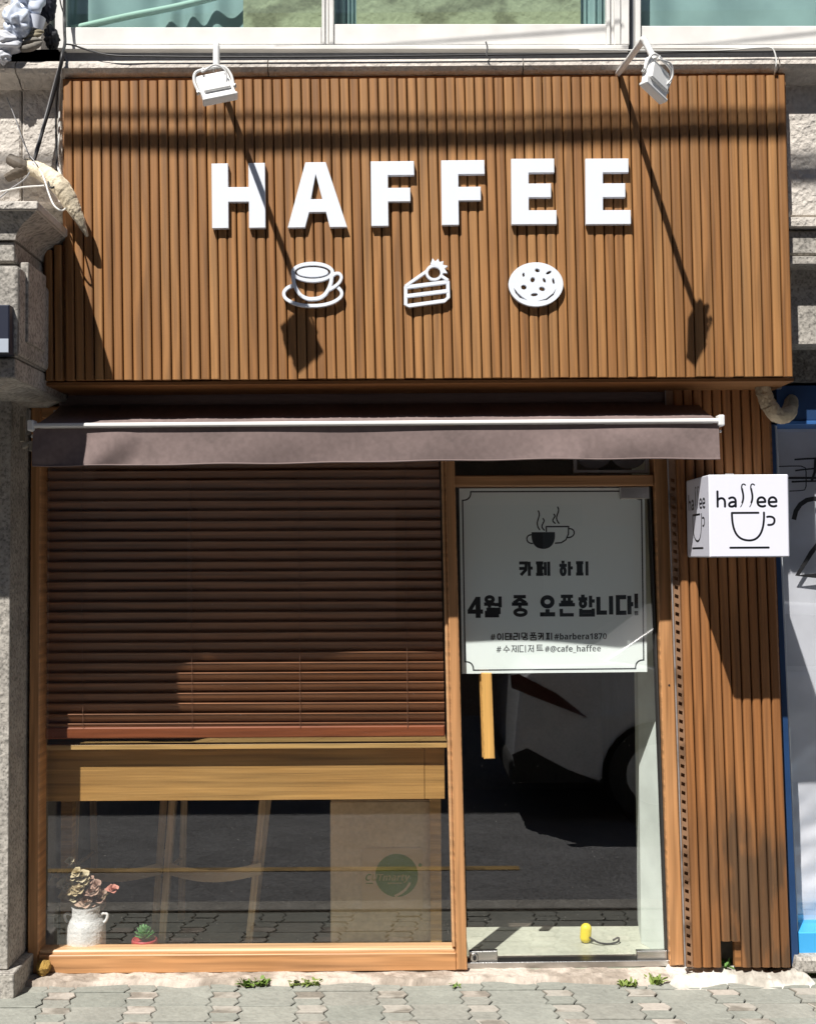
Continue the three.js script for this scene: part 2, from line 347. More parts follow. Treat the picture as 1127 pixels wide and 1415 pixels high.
// ---------------------------------------------------------------- the stone building
const bld = thing('stone_building', 'grey granite building with white upstairs windows above the cafe', 'building', V(0, 0, -1));
{
  const yL = U(40, 113, 0.18).y, yB = U(40, 345, 0.18).y;
  // left of the sign: two courses of stone blocks, joints open
  const blk = (x0, x1, y0, y1, z, m, b = 0.006, d = 0.5) => part(bld, 'stone_block', ext(rectPx(x0 + 1, y0 + 1, x1 - 1, y1 - 1), z, d, { bevel: b }), m);
  blk(-420, -60, 113, 282, 0.27, graniteLightM); blk(-60, 30, 113, 282, 0.27, graniteLightM); blk(30, 130, 113, 282, 0.27, graniteLightM);
  part(bld, 'wall_core', box(-3.6, 3.6, 2.5, U(500, 95, 0.2).y, -0.4, 0.2), graniteM);
  // right of the sign
  blk(1060, 1210, 113, 300, 0.27, graniteLightM); blk(1210, 1500, 113, 300, 0.27, graniteLightM);
  part(bld, 'stone_band', ext(rectPx(1080, 300, 1500, 313), 0.3, 0.3), graniteLightM);
  part(bld, 'stone_band', ext(rectPx(1080, 318, 1500, 352), 0.275, 0.3, { bevel: 0.008 }), graniteM);
  part(bld, 'stone_band', ext(rectPx(1080, 354, 1500, 365), 0.29, 0.3), graniteM);
  part(bld, 'granite_panel', ext(rectPx(1060, 365, 1230, 528), 0.06, 0.3), graniteDarkM);
  part(bld, 'granite_panel', ext(rectPx(1230, 365, 1500, 528), 0.06, 0.3), graniteDarkM);
  part(bld, 'lintel', box(-1.62, 1.5, 2.30, 2.5, -0.4, -0.12), frameHM);
  // rounded granite ledge under the upstairs windows, in lengths
  const yt = U(560, 79, 0.35).y, yb = U(560, 110, 0.35).y, hh = yt - yb;
  const prof = [[-0.3, 0], [-0.3, hh], [0.03, hh], [0.055, hh * 0.93], [0.072, hh * 0.75], [0.078, hh * 0.52], [0.066, hh * 0.36], [0.03, hh * 0.26], [0.012, hh * 0.1], [0, 0]].map(([o, r]) => [r, o]);
  const ledge = (a, b) => part(bld, 'ledge_stone', prism(prof, V(U(a + 0.8, 95, 0.29).x, yb, 0.29), V(U(b - 0.8, 95, 0.29).x, yb, 0.29), Y1, Z1, rnd()), mat([0.55, 0.51, 0.47], 0.9, { map: plainT, bumpMap: roughT, bumpScale: 0.01, gain: 1.1 }));
  ledge(-420, -120); ledge(-120, 30); ledge(30, 373); ledge(373, 720); ledge(720, 1068); ledge(1068, 1500);
  part(bld, 'under_ledge_course', ext(rectPx(-420, 104, 1500, 113.5), 0.29, 0.3, { bevel: 0.003 }), graniteM);
  part(bld, 'sill', ext(rectPx(-420, 71.5, 1500, 88), 0.022, 0.2, { bevel: 0.003 }), mat([0.17, 0.185, 0.22], 0.8, { map: plainT, gain: 1.3 }));
  // upstairs walls outside the frame and a plain room behind the windows
  const wt = 4.75;
  part(bld, 'wall_above', box(-3.6, 3.6, wt, 8.6, -0.4, 0.14), graniteLightM);
  part(bld, 'wall_side', box(-3.6, -1.47, 3.5, wt, -0.4, 0.1), graniteLightM);
  part(bld, 'wall_side', box(2.6, 3.6, 3.5, wt, -0.4, 0.1), graniteLightM);
  part(bld, 'room_shell', [box(-3.6, 3.6, 3.3, 3.4, -4, -0.4), box(-3.6, 3.6, wt, wt + 0.1, -4, -0.4), box(-3.6, 3.6, 3.3, wt, -4.1, -4), box(-3.7, -3.6, 3.3, wt, -4, 0), box(3.6, 3.7, 3.3, wt, -4, 0)], interiorM);
  // shop room
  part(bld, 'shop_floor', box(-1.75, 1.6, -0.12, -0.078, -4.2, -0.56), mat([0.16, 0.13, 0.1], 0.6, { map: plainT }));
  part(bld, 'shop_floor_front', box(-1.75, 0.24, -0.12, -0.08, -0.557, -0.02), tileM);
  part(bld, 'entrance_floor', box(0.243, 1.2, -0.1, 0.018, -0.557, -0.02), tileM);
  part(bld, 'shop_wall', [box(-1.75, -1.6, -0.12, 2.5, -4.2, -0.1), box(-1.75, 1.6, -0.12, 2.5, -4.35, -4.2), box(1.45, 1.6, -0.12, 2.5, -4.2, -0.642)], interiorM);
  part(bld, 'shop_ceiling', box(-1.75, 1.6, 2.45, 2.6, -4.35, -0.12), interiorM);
  { const sh = new THREE.Shape([[1.5, 0.06], [1.078, 0.06], [0.985, 0.32], [1.03, 0.64], [1.5, 0.64]].map(([x, y]) => new THREE.Vector2(x, y))), g = new THREE.ExtrudeGeometry(sh, { depth: 2.48, bevelEnabled: false }); g.rotateX(-Math.PI / 2); g.translate(0, 0.019, 0); part(bld, 'entrance_wall', g, revealM, 'pale mint splayed wall beside the entrance'); }
  part(bld, 'side_wall', box(-3.6, -1.9, 0, 2.55, -4, 0.02), graniteM);
  part(bld, 'roof', box(-3.7, 3.7, 8.6, 8.75, -5, 0.3), darkM);
  part(bld, 'back_wall', [box(-3.7, 3.7, 0, 8.6, -5, -4.4), box(-3.75, -3.6, 0, 8.6, -4.4, 0), box(3.6, 3.75, 0, 8.6, -4.4, 0)], graniteM);
  // upstairs windows
  const zf = 0.05;
  const fr = (w, name, q, z = zf, d = 0.05, m = pvcM) => part(w, name, ext(q, z, d, { bevel: 0.003 }), m);
  const win = () => { const g = new THREE.Group(); g.name = 'window'; g.position.set(0, 0, 0); BASE.set(g, BASE.get(bld)); bld.add(g); return g; };
  const top = -330;
  const w1 = win();
  fr(w1, 'frame_post', rectPx(76, top, 89, 67));
  fr(w1, 'frame_rail', rectPx(89.5, 62, 868, 68.3), 0.055);
  fr(w1, 'sash', rectPx(89.5, 37.5, 444, 61.5), 0.04);
  fr(w1, 'sash', rectPx(444.5, top, 449, 61.5), 0.045); fr(w1, 'sash', rectPx(449.5, top, 454, 61.5), 0.036); fr(w1, 'sash', rectPx(454.5, top, 461, 61.5), 0.045);
  fr(w1, 'sash', rectPx(461.5, 33, 837, 61.5), 0.035);
  fr(w1, 'sash', rectPx(837.5, top, 843, 61.5), 0.045); fr(w1, 'sash', rectPx(843.5, top, 848, 61.5), 0.034); fr(w1, 'frame_post', rectPx(848.5, top, 857, 61.5), 0.048); fr(w1, 'frame_post', rectPx(857.5, top, 869, 61.5), 0.04);
  part(w1, 'pane', paneGeo([[89, top], [445, top], [445, 38.5], [89, 38.5]], 0.015), tealGlassM);
  part(w1, 'pane', paneGeo([[461, top], [838, top], [838, 34], [461, 34]], 0.01), tealGlassM);
  part(w1, 'seal', ext(rectPx(869.5, top, 877, 68), 0.0, 0.05), mat([0.05, 0.06, 0.08], 0.6));
  const w2 = win();
  fr(w2, 'frame_post', rectPx(877.5, top, 885, 67), 0.055);
  fr(w2, 'sash', rectPx(885.5, 35.5, 1500, 61.5), 0.04);
  fr(w2, 'frame_rail', rectPx(885.5, 62, 1500, 67.5), 0.055);
  part(w2, 'pane', paneGeo([[885, top], [1500, top], [1500, 36.5], [885, 36.5]], 0.015), tealGlassM);
  // what stands behind the upstairs panes
  const olive = mat([0.36, 0.37, 0.25], 0.9, { map: grimeT, bumpMap: roughT, bumpScale: 0.004, gain: 1.2 }), teal = mat([0.3, 0.4, 0.41], 0.8, { map: satinT, gain: 1.3, side: THREE.DoubleSide });
  const board = (x0, x1, z) => single('board', x0 < 400 ? 'olive green board behind the upstairs window above the A' : 'olive green board behind the upstairs window above the F', 'board', ext(rectPx(x0, top, x1, 60), z, 0.02), olive);
  board(336, 447, -0.03); board(492, 802, -0.035);
  const drape = (x0, x1, z, lab, w = 0.012) => single('curtain', lab, 'curtain', grid(70, 3, (u, v) => { const p = U(x0 + (x1 - x0) * u, top + (60 - top) * v, z); p.z += w * Math.sin(u * 37 + Math.sin(u * 9) * 2); return p; }), teal);
  drape(85, 340, -0.09, 'teal curtain behind the upstairs window with the pale tube');
  drape(455, 500, -0.06, 'narrow teal curtain edge beside the white window post');
  drape(800, 850, -0.06, 'narrow teal curtain edge above the last letter of the sign');
  drape(880, 1500, -0.08, 'teal curtain in the upstairs window above the white cord', 0.02);
  single('tube', 'pale green tube lying slantwise behind the upstairs window', 'tube', tube([U(100, 40, -0.04), U(180, 22, -0.04), U(250, 8, -0.04), U(330, -14, -0.04), U(420, -50, -0.04)], 0.014, 30, 10), mat([0.45, 0.62, 0.55], 0.6));
}
{ // stone pillar with its corbel, left of the shop
  const p = thing('stone_pillar', 'speckled granite pillar with a stepped corbel beside the cafe window', 'pillar', V(-1.75, 0, 0));
  const xr = U(12, 900, 0.22).x;
  part(p, 'shaft', [box(-2.3, xr - 0.085, 0.1, 2.36, -0.1, 0.22, 0.006)], graniteM);
  part(p, 'shaft_edge', box(xr - 0.078, xr, 0.1, 2.36, -0.1, 0.205, 0.006), graniteM);
  part(p, 'plinth', box(-2.3, U(20, 1320, 0.235).x, -0.02, 0.098, -0.1, 0.235, 0.008), graniteM);
  const st = (x1, yt, yb, z, m = graniteM, x0 = -2.4, r = 0.008) => part(p, 'corbel_stone', box(x0, x1, U(30, yb, z).y, U(30, yt, z).y, 0.0, z, r), m);
  st(-1.285, 277, 290, 0.72, graniteLightM);
  { const a = U(30, 290.5, 0.71).y, b = U(30, 331, 0.67).y, sec = [[0, 0.56], [0, 0.1], [a - b, 0.1]];
    const n = 7, cove = [];
    for (let i = 0; i <= n; i++) { const t = i / n; cove.push([(b - a) * t, 0.57 - 0.05 * Math.sin(t * Math.PI / 2)]); }
    // cove: the front and the right flank both curve in
    const pos = [], uv = [], ring = (t) => { const y = a + (b - a) * t, k = Math.sin(t * Math.PI / 2) * (t > 0.3 ? 1 : 0.8); return [V(-2.4, y, 0.71 - 0.04 * k), V(-1.295 - 0.085 * k, y, 0.71 - 0.04 * k), V(-1.295 - 0.085 * k, y, 0.0), V(-2.4, y, 0)]; };
    let prev = ring(0);
    for (let i = 1; i <= n; i++) { const cur = ring(i / n); for (let k = 0; k < 4; k++) { const q = (k + 1) % 4; pos.push(...prev[k], ...prev[q], ...cur[q], ...prev[k], ...cur[q], ...cur[k]); const A = [prev[k], prev[q], cur[q], prev[k], cur[q], cur[k]]; for (const w of A) uv.push(w.x + w.z, w.y); } prev = cur; }
    for (const A of [[prev[0], prev[1], prev[2]], [prev[0], prev[2], prev[3]]]) for (const w of A) { pos.push(...w); uv.push(w.x, w.z); }
    part(p, 'corbel_cove', fromTris(pos, uv), graniteM); }
  st(-1.385, 333, 362, 0.66); st(-1.355, 365, 492, 0.705, graniteM, -2.4, 0.02); st(-1.37, 494, 523, 0.695);
  part(p, 'corbel_panel', box(-1.38, -1.345, U(30, 482, 0.5).y, U(30, 374, 0.5).y, 0.42, 0.63, 0.006), graniteM);
  { const a = U(30, 524, 0.53).y, b = U(30, 541, 0.48).y, pos = [], uv = [];
    const r0 = [V(-2.4, a, 0.69), V(-1.38, a, 0.69), V(-1.38, a, 0), V(-2.4, a, 0)], r1 = [V(-2.4, b, 0.58), V(-1.46, b, 0.58), V(-1.46, b, 0), V(-2.4, b, 0)];
    for (let k = 0; k < 4; k++) { const q = (k + 1) % 4, A = [r0[k], r0[q], r1[q], r0[k], r1[q], r1[k]]; for (const w of A) { pos.push(...w); uv.push(w.x + w.z, w.y); } }
    for (const A of [[r1[0], r1[1], r1[2]], [r1[0], r1[2], r1[3]]]) for (const w of A) { pos.push(...w); uv.push(w.x, w.z); }
    part(p, 'corbel_base', fromTris(pos, uv), graniteM); }
  const wb = thing('wall_box', 'dark navy box with pale grey lower band on the stone corbel', 'wall box', V(-1.5, U(5, 490, 0.68).y, 0.66));
  part(wb, 'case', ext(rectPx(-60, 421, 13, 489), 0.75, 0.06, { bevel: 0.004 }), mat([0.02, 0.025, 0.045], 0.4));
  part(wb, 'lower_band', ext(rectPx(-58, 468, 12, 487), 0.754, 0.004, { bevel: 0.001 }), mat([0.4, 0.45, 0.53], 0.5));
}

// ---------------------------------------------------------------- signboard with slats, letters and emblems
const ZS = 0.36;
{
  const sb = thing('signboard', 'wide slatted wooden signboard with white letters over the cafe window', 'signboard', U(575, 520, ZS).setZ(0.2));
  part(sb, 'backing', ext([[87, 109], [1084, 101.5], [1094.5, 519], [150, 524], [60, 525], [60, 345], [87, 345]], ZS - 0.027, 0.06, { bevel: 0 }), backWoodM);
  part(sb, 'soffit_board', box(-1.44, U(1092, 520, 0.3).x, U(600, 527, 0.3).y - 0.012, U(600, 527, 0.3).y, 0.0, 0.333), backWoodM);
  part(sb, 'soffit_trim', box(-1.44, U(1088, 520, 0.2).x, U(600, 533, 0.12).y - 0.02, U(600, 533, 0.12).y, 0.1, 0.12), mat([0.3, 0.29, 0.28], 0.5, { metalness: 0.4 }));
  part(sb, 'side_return', box(U(1083, 300, 0.3).x - 0.035, U(1083, 300, 0.3).x - 0.004, U(1090, 515, 0.3).y, U(1085, 112, 0.3).y, 0.03, 0.272), backWoodM);
  const N = 75, x0 = 86.5, x1 = 1084.5;
  const lean = (x) => 0.010 + 0.017 * Math.min(1, Math.max(0, (x - 86) / 484));
  const sec = (w) => [[-w / 2, -0.027], [-w / 2, -0.006], [-w / 2 + 0.0012, -0.0026], [-w / 2 + 0.004, -0.0006], [-w / 2 + 0.007, 0], [w / 2 - 0.007, 0], [w / 2 - 0.004, -0.0006], [w / 2 - 0.0012, -0.0026], [w / 2, -0.006], [w / 2, -0.027]];
  const slat = (xa, ya, yb, w, i) => {
    const xb = xa + lean(xa) * (yb - ya), A = U(xa, ya, ZS), B = U(xb, yb, ZS);
    A.y += rr(-0.0015, 0.0015); B.y += rr(-0.0015, 0.0015);
    part(sb, 'slat', prism(sec(w), B, A, X1, V(0, 0, 1), rnd() * 3, rnd() * 3), slatMats[Math.floor(rnd() * 4)]).position.z += rr(-0.0012, 0.0012);
  };
  for (let i = 0; i < N; i++) {
    const t = i + 0.5, x = x0 + (x1 - x0) * (t / N) * (0.985 + 0.015 * t / N);
    const wpx = (x1 - x0) / N * (0.985 + 0.03 * t / N);
    slat(x, 112 - 8.6 * (x - x0) / (x1 - x0), 525 - 5.6 * (x - x0) / (x1 - x0), (wpx - 1.25) / 367, i);
  }
  slat(79.5, 338, 525, 0.029, 0); slat(66.5, 345, 525, 0.029, 0);
  // letters
  const L = (poly, holes = []) => part(sb, 'letter', ext(poly, ZS + 0.021, 0.02, { bevel: 0.0012, holes }), whiteM);
  L([[292.3, 226], [315, 225.7], [315.3, 258.6], [343.6, 258.4], [343.3, 225.2], [366, 225], [366.8, 314.6], [344.2, 315], [344, 278.8], [315.6, 279], [315.8, 315.2], [293.2, 315.5]]);
  L([[421.9, 224.3], [450, 224], [479.6, 313.6], [455.5, 313.9], [450.4, 293], [427.2, 293.3], [421.6, 314.2], [397.6, 314.6]], [[[436, 240.5], [429.6, 275.2], [445.2, 275]]]);
  const Fl = (x, y, m) => L([[x, y], [x + 59.7, y - 0.5], [x + 60.2, y + 18.9], [x + 23.9, y + 19.2], [x + 24, y + 36.6], [x + 54.7, y + 36.3], [x + 55, y + 55.3], [x + 24.2, y + 55.6], [x + 24.7, y + 89.1], [x + 1, y + 89.4]]);
  Fl(512, 223); Fl(609.2, 221.6);
  const El = (x, y) => L([[x, y], [x + 59.4, y - 0.3], [x + 59.6, y + 19], [x + 24.2, y + 19.2], [x + 24.2, y + 34.2], [x + 55, y + 34], [x + 55.2, y + 53.2], [x + 24.3, y + 53.4], [x + 24.4, y + 71.2], [x + 62.6, y + 71], [x + 62.9, y + 90.4], [x + 0.6, y + 90.8]]);
  El(705.9, 219.4); El(808.4, 219.2);
  // emblems; q maps the 2.621x enlargement back to photo pixels
  const q = ([x, y]) => [370 + x / 2.621, 330 + y / 2.621], qs = (a) => a.map(q);
  let layer = 0;
  const E = (poly, holes = []) => ext(qs(poly), ZS + 0.0205 + 0.0003 * (layer++ % 9), 0.017, { bevel: 0.0008, holes: holes.map(qs) });
  const soft = (pts) => new THREE.CatmullRomCurve3(pts.map(([x, y]) => V(x, y, 0))).getSpacedPoints(pts.length * 5).map((p) => [p.x, p.y]);
  const S = (pts, w, closed) => { const s = strokePoly(pts.length > 7 ? soft(pts) : pts, w, closed); return closed ? E(s.outer, [s.inner]) : E(s.outer); };
  const ring = (cx, cy, rx, ry, w) => E(ell(cx, cy, rx, ry, 44), [ell(cx, cy, rx - w, ry - w, 44)]);
  part(sb, 'coffee_cup_emblem', [
    ring(162, 120, 78, 37, 12), E(ell(162, 121, 57, 18, 36)),
    S([[91, 128], [94, 158], [105, 185], [122, 206], [144, 216], [163, 217], [185, 214], [204, 203], [218, 184], [228, 158], [232, 128]], 13),
    S([[232, 134], [246, 125], [259, 126], [266, 137], [262, 152], [250, 166], [236, 176], [222, 184]], 11),
    S([[90, 168], [70, 178], [58, 194], [62, 212], [84, 228], [120, 239], [162, 242], [206, 238], [244, 225], [266, 206], [266, 190], [254, 176]], 12),
  ], whiteM);
  layer = 0;
  part(sb, 'cake_emblem', [
    S([[499, 172], [499, 238], [510, 242], [640, 224], [653, 212], [651, 152]], 13), S([[497, 175], [654, 155]], 13), S([[500, 207], [652, 188]], 13),
    S([[497, 172], [530, 148], [576, 116]], 11), S([[628, 134], [652, 150]], 11),
    ring(602, 122, 32, 30, 9), E([[588, 92], [596, 70], [606, 82], [616, 72], [622, 84], [636, 80], [634, 94], [652, 98], [640, 108], [650, 124], [632, 124], [618, 104]]),
  ], whiteM);
  layer = 0;
  const chip = (x, y, rx, ry, r) => ell(x, y, rx, ry, 10, 0, Math.PI * 2, r);
  part(sb, 'cookie_emblem', E(ell(970, 165, 99, 80, 56), [chip(975, 114, 10, 8, 0.3), chip(1016, 122, 12, 6, -0.5), chip(925, 130, 5, 9, 0), chip(958, 148, 9, 11, 0.3), chip(1000, 150, 6, 10, -0.4), chip(1033, 153, 5, 12, -0.2), chip(926, 175, 11, 10, 0.2), chip(992, 181, 12, 9, 0.3), chip(964, 202, 14, 7, -0.1),
    [[890, 178], [896, 196], [912, 214], [938, 222], [920, 210], [904, 196]], [[974, 226], [1006, 216], [1032, 196], [1044, 178], [1034, 204], [1010, 222]]]), whiteM);
}
// ---------------------------------------------------------------- floodlights on arms
function flood(base, knee, headC, lean, yaw, label) {
  const f = thing('floodlight', label, 'floodlight', base.clone(), 'floodlights over the signboard');
  part(f, 'foot', tube([base.clone().add(V(0, -0.03, 0)), base.clone().add(V(0, 0.004, 0.0))], 0.014, 4, 12), whiteMetalM);
  const neck = headC.clone().add(V(0, 0.075, -0.015));
  const k1 = base.clone().lerp(knee, 0.93), k2 = knee.clone().lerp(neck, 0.12);
  part(f, 'arm', tube([base, base.clone().lerp(knee, 0.5), k1, knee, k2, knee.clone().lerp(neck, 0.6), neck], 0.0115, 48, 10), whiteMetalM);
  const place = (g) => { g.rotateX(-0.34); g.rotateY(yaw); g.rotateZ(lean); g.translate(headC.x, headC.y, headC.z); return g; };
  const w = 0.116, h = 0.112;
  part(f, 'housing', place(new RoundedBoxGeometry(w, h, 0.026, 2, 0.006)), whiteMetalM);
  part(f, 'back_cover', place(new RoundedBoxGeometry(w - 0.022, h - 0.05, 0.014, 2, 0.005).translate(0, 0.004, 0.016)), whiteMetalM);
  part(f, 'rim', place(new RoundedBoxGeometry(w + 0.006, 0.012, 0.034, 2, 0.005).translate(0, -h / 2 + 0.004, 0)), whiteMetalM);
  const ln = new THREE.BoxGeometry(w - 0.016, h - 0.016, 0.002); ln.translate(0, 0, -0.0142);
  part(f, 'lens', place(ln), mat([0.35, 0.36, 0.38], 0.2));
  const br = tube([V(-0.062, -0.01, 0), V(-0.064, 0.036, 0.012), V(-0.05, 0.062, 0.02), V(0, 0.067, 0.022), V(0.05, 0.062, 0.02), V(0.064, 0.036, 0.012), V(0.062, -0.01, 0)], 0.005, 40, 6);
  part(f, 'bracket', place(br), whiteMetalM);
  for (const s of [-1, 1]) { const b = new THREE.CylinderGeometry(0.008, 0.008, 0.008, 12); b.rotateZ(Math.PI / 2); b.translate(s * 0.065, -0.008, 0); part(f, 'hinge_bolt', place(b), steelM); }
  const cd = tube([V(0.03, -0.02, 0.016), V(0.045, 0.03, 0.034), V(0.02, 0.06, 0.04), V(-0.03, 0.05, 0.03), V(-0.02, 0.075, 0.02)], 0.0035, 26, 6);
  part(f, 'power_cord', place(cd), mat([0.6, 0.6, 0.6], 0.5));
}
flood(U(300, 107, 0.31), U(299, 62, 0.81), U(298, 121, 0.84), 0.3, 0.25, 'white floodlight on a bent arm above the letter H');
flood(U(851, 105, 0.31), U(889, 54, 0.8), U(905, 110, 0.84), -0.42, 0.68, 'white floodlight on a bent arm above the last letter E');

// ---------------------------------------------------------------- shopfront: frame, panes, door
const sf = thing('shopfront', 'brown wood-look shopfront frame with a large window and glass door', 'shopfront', V(-0.2, 0.02, -0.04));
{
  const fr = (name, q, z = 0, d = 0.1, m = frameM, b = 0.004) => part(sf, name, ext(q, z, d, { bevel: b }), m);
  fr('jamb', [[43.5, 533], [57, 533], [53.3, 1346], [38, 1346]]);
  fr('wall_closer', [[20, 540], [43, 540], [37.5, 1350], [20, 1350]], -0.06, 0.1, mat([0.07, 0.065, 0.07], 0.7));
  fr('bottom_rail', [[53.6, 1320.5], [629.6, 1317], [630.4, 1341], [53.5, 1346.5]], 0.006, 0.1, frameHM, 0.003);
  fr('sill_bead', [[53.6, 1313.5], [629, 1310], [629.5, 1316.8], [53.6, 1320.3]], -0.012, 0.08, wood([0.56, 0.36, 0.2], true, 0.4, 0.0002), 0.006);
  fr('mullion', [[611.8, 533], [625.3, 533], [645.6, 1340.5], [630.6, 1340.5]], 0.012);
  fr('glazing_bead', [[607, 533], [611.6, 533], [629.2, 1309], [624.6, 1309.2]], -0.006, 0.08, beadM);
  fr('jamb', [[899.5, 533], [917, 533], [944.6, 1334], [925, 1335]]);
  fr('jamb_stop', [[896.5, 672], [899.3, 672], [924.8, 1334], [921.8, 1334]], -0.03, 0.06, darkM);
  fr('door_header', [[625.6, 657], [902.5, 656], [903, 671], [626, 672]], -0.002, 0.09, frameHM);
  fr('transom_rail', [[57.3, 533], [606.8, 531], [606.9, 547], [57.2, 549]], -0.002, 0.09, frameHM);
  fr('transom_rail', [[57.2, 561], [606.9, 559], [607, 576], [57.1, 577]], -0.002, 0.09, frameHM);
  fr('transom_rail', [[625.6, 531], [899.3, 530], [899.6, 545], [625.8, 547]], -0.002, 0.09, frameHM);
  part(sf, 'transom_gasket', ext([[64, 549], [604, 547], [604, 549.5], [64, 551.5]], -0.045, 0.01), beadM);
  part(sf, 'transom_gasket', ext([[636, 550], [890, 548], [890, 550], [636, 552]], -0.045, 0.01), alumM);
  part(sf, 'pane', paneGeo([[57, 576], [607.5, 575], [625.5, 1312], [53.4, 1316]], -0.05), glassM);
  const speck = (x0, x1, y0, y1, n) => { const gs = []; for (let i = 0; i < n; i++) { const px = x0 + (x1 - x0) * rnd(), py = y1 - (y1 - y0) * Math.pow(rnd(), 1.6), w = U(px, py, -0.0488), g = new THREE.CircleGeometry(0.0004 + 0.0008 * rnd() * rnd(), 5); g.translate(w.x, w.y, w.z); gs.push(g); } part(sf, 'dust_specks', gs, mat([0.5, 0.49, 0.46], 0.9)).userData.kind = 'stuff'; };
  speck(60, 620, 1108, 1308, 420); speck(650, 870, 935, 1285, 130); speck(60, 605, 660, 1020, 90);
  part(sf, 'transom_pane', paneGeo([[57, 548], [607, 546], [607, 560], [57, 562]], -0.05), glassM);
  part(sf, 'transom_pane', paneGeo([[625, 546], [900, 544], [903, 658], [626, 659]], -0.05), glassM);
  fr('threshold', [[645, 1330.5], [925, 1327], [925, 1335], [645, 1341]], -0.02, 0.08, steelM, 0.002);
  fr('fixing_screw', ell(924, 947, 1.4, 1.6, 10), 0.001, 0.004, blackM, 0);
  // vent behind the glass over the door
  const vt = thing('vent_fan', 'grey framed vent behind the glass over the door', 'vent', U(845, 655, -0.07));
  part(vt, 'frame', ext(rectPx(792, 606, 896, 654), -0.062, 0.02, { holes: [rectPx(796, 610, 892, 650)] }), mat([0.5, 0.5, 0.5], 0.5));
  part(vt, 'blade', [ext(ell(820, 630, 24, 18, 20), -0.075, 0.006), ext(ell(868, 630, 24, 18, 20), -0.075, 0.006)], mat([0.12, 0.12, 0.13], 0.4));
  // the door
  const door = new THREE.Group(); door.name = 'door'; BASE.set(door, BASE.get(sf)); door.position.set(0, 0, 0); sf.add(door);
  part(door, 'pane', paneGeo([[628.5, 673], [897, 672], [922, 1329], [647, 1332]], -0.05), glassM);
  const hd = (q, z, d, n = 'handle', m = wood([0.55, 0.32, 0.1], false, 0.4)) => part(door, n, ext(q, z, d, { bevel: 0.003 }), m);
  hd([[664.5, 930], [679, 930], [683.5, 1048.5], [668.5, 1049]], 0.035, 0.022);
  hd([[662, 931], [668, 931], [672, 1047], [666, 1047]], -0.075, 0.022, 'inner_handle');
  hd(ell(671.5, 950, 4, 4, 14), 0.013, 0.063, 'handle_post', steelM); hd(ell(676, 1028, 4, 4, 14), 0.013, 0.063, 'handle_post', steelM);
  hd([[856, 672.5], [899, 672], [900, 689], [857, 690]], -0.036, 0.028, 'top_hinge', steelM);
  hd([[879, 1314.5], [923, 1313.5], [924, 1331], [880, 1332]], -0.036, 0.028, 'bottom_hinge', steelM);
  hd([[648, 1315], [687, 1314], [688, 1333], [648.5, 1334]], -0.036, 0.028, 'bottom_lock', steelM);
  hd(ell(655, 1324, 6, 7, 18), -0.028, 0.012, 'lock_cylinder', steelM); hd(ell(655.5, 1324, 2.5, 4, 12), -0.024, 0.006, 'keyhole', blackM);
}
// ---------------------------------------------------------------- slatted wall on the right
{
  const ZW = 0.1, g = thing('slatted_wall', 'narrow brown slatted wall panel between the door and the blue shop', 'wall', U(1010, 1337, 0.06));
  part(g, 'backing', ext([[918, 532], [1063, 530], [1091, 1336], [1015, 1336], [1014, 1300], [989, 1300], [989.5, 1336], [946, 1336]], ZW - 0.026, 0.03, { bevel: 0 }), backWoodM);
  part(g, 'cavity', ext([[980, 1290], [1022, 1290], [1022, 1338], [980, 1338]], -0.02, 0.02, { bevel: 0 }), interiorM);
  const N = 10, sec = (w) => [[-w / 2, -0.025], [-w / 2, -0.007], [-w / 2 + 0.0018, -0.003], [-w / 2 + 0.0055, -0.0007], [-w / 2 + 0.009, 0], [w / 2 - 0.009, 0], [w / 2 - 0.0055, -0.0007], [w / 2 - 0.0018, -0.003], [w / 2, -0.007], [w / 2, -0.025]];
  const xl = (y) => 930 + 27 * (y - 545) / 793, xr = (y) => 1063 + 30 * (y - 545) / 793;
  for (let i = 0; i < N; i++) {
    const at = (y) => xl(y) + (xr(y) - xl(y)) * (i + 0.5) / N, yb = i === 3 || i === 4 ? 1301 : 1337;
    const A = U(at(533), 533, ZW), B = U(at(yb), yb, ZW);
    part(g, 'slat', prism(sec(0.0335), B, A, X1, Z1, 0.02 + i * 0.0365, 0), wallSlatMats[Math.floor(rnd() * 3)]).position.z += rr(-0.001, 0.001);
  }
  // perforated edge trim
  const holes = []; const ex = (y) => 918.5 + 27.5 * (y - 545) / 793;
  for (let y = 660; y < 1330; y += 12.35) { const x = ex(y); holes.push([[x + 3.6, y], [x + 9, y + 2], [x + 8.6, y + 7], [x + 3.4, y + 5]]); }
  part(g, 'perforated_trim', ext([[ex(533), 533], [ex(533) + 10.8, 533], [ex(1336) + 10.8, 1336], [ex(1336), 1336]], ZW - 0.012, 0.0025, { bevel: 0, holes }), mat([0.24, 0.135, 0.075], 0.6, { map: grimeT, gain: 1.2 }));
  part(g, 'trim_edge', ext([[ex(533) - 0.6, 533], [ex(533) + 1.2, 533], [ex(1336) + 1.2, 1336], [ex(1336) - 0.6, 1336]], ZW - 0.006, 0.004, { bevel: 0 }), mat([0.3, 0.28, 0.28], 0.5, { map: grimeT }));
  part(g, 'head_trim', ext([[905, 532], [1040, 530], [1040, 534], [905, 536]], ZW + 0.012, 0.02), wallSlatMats[0]);
}
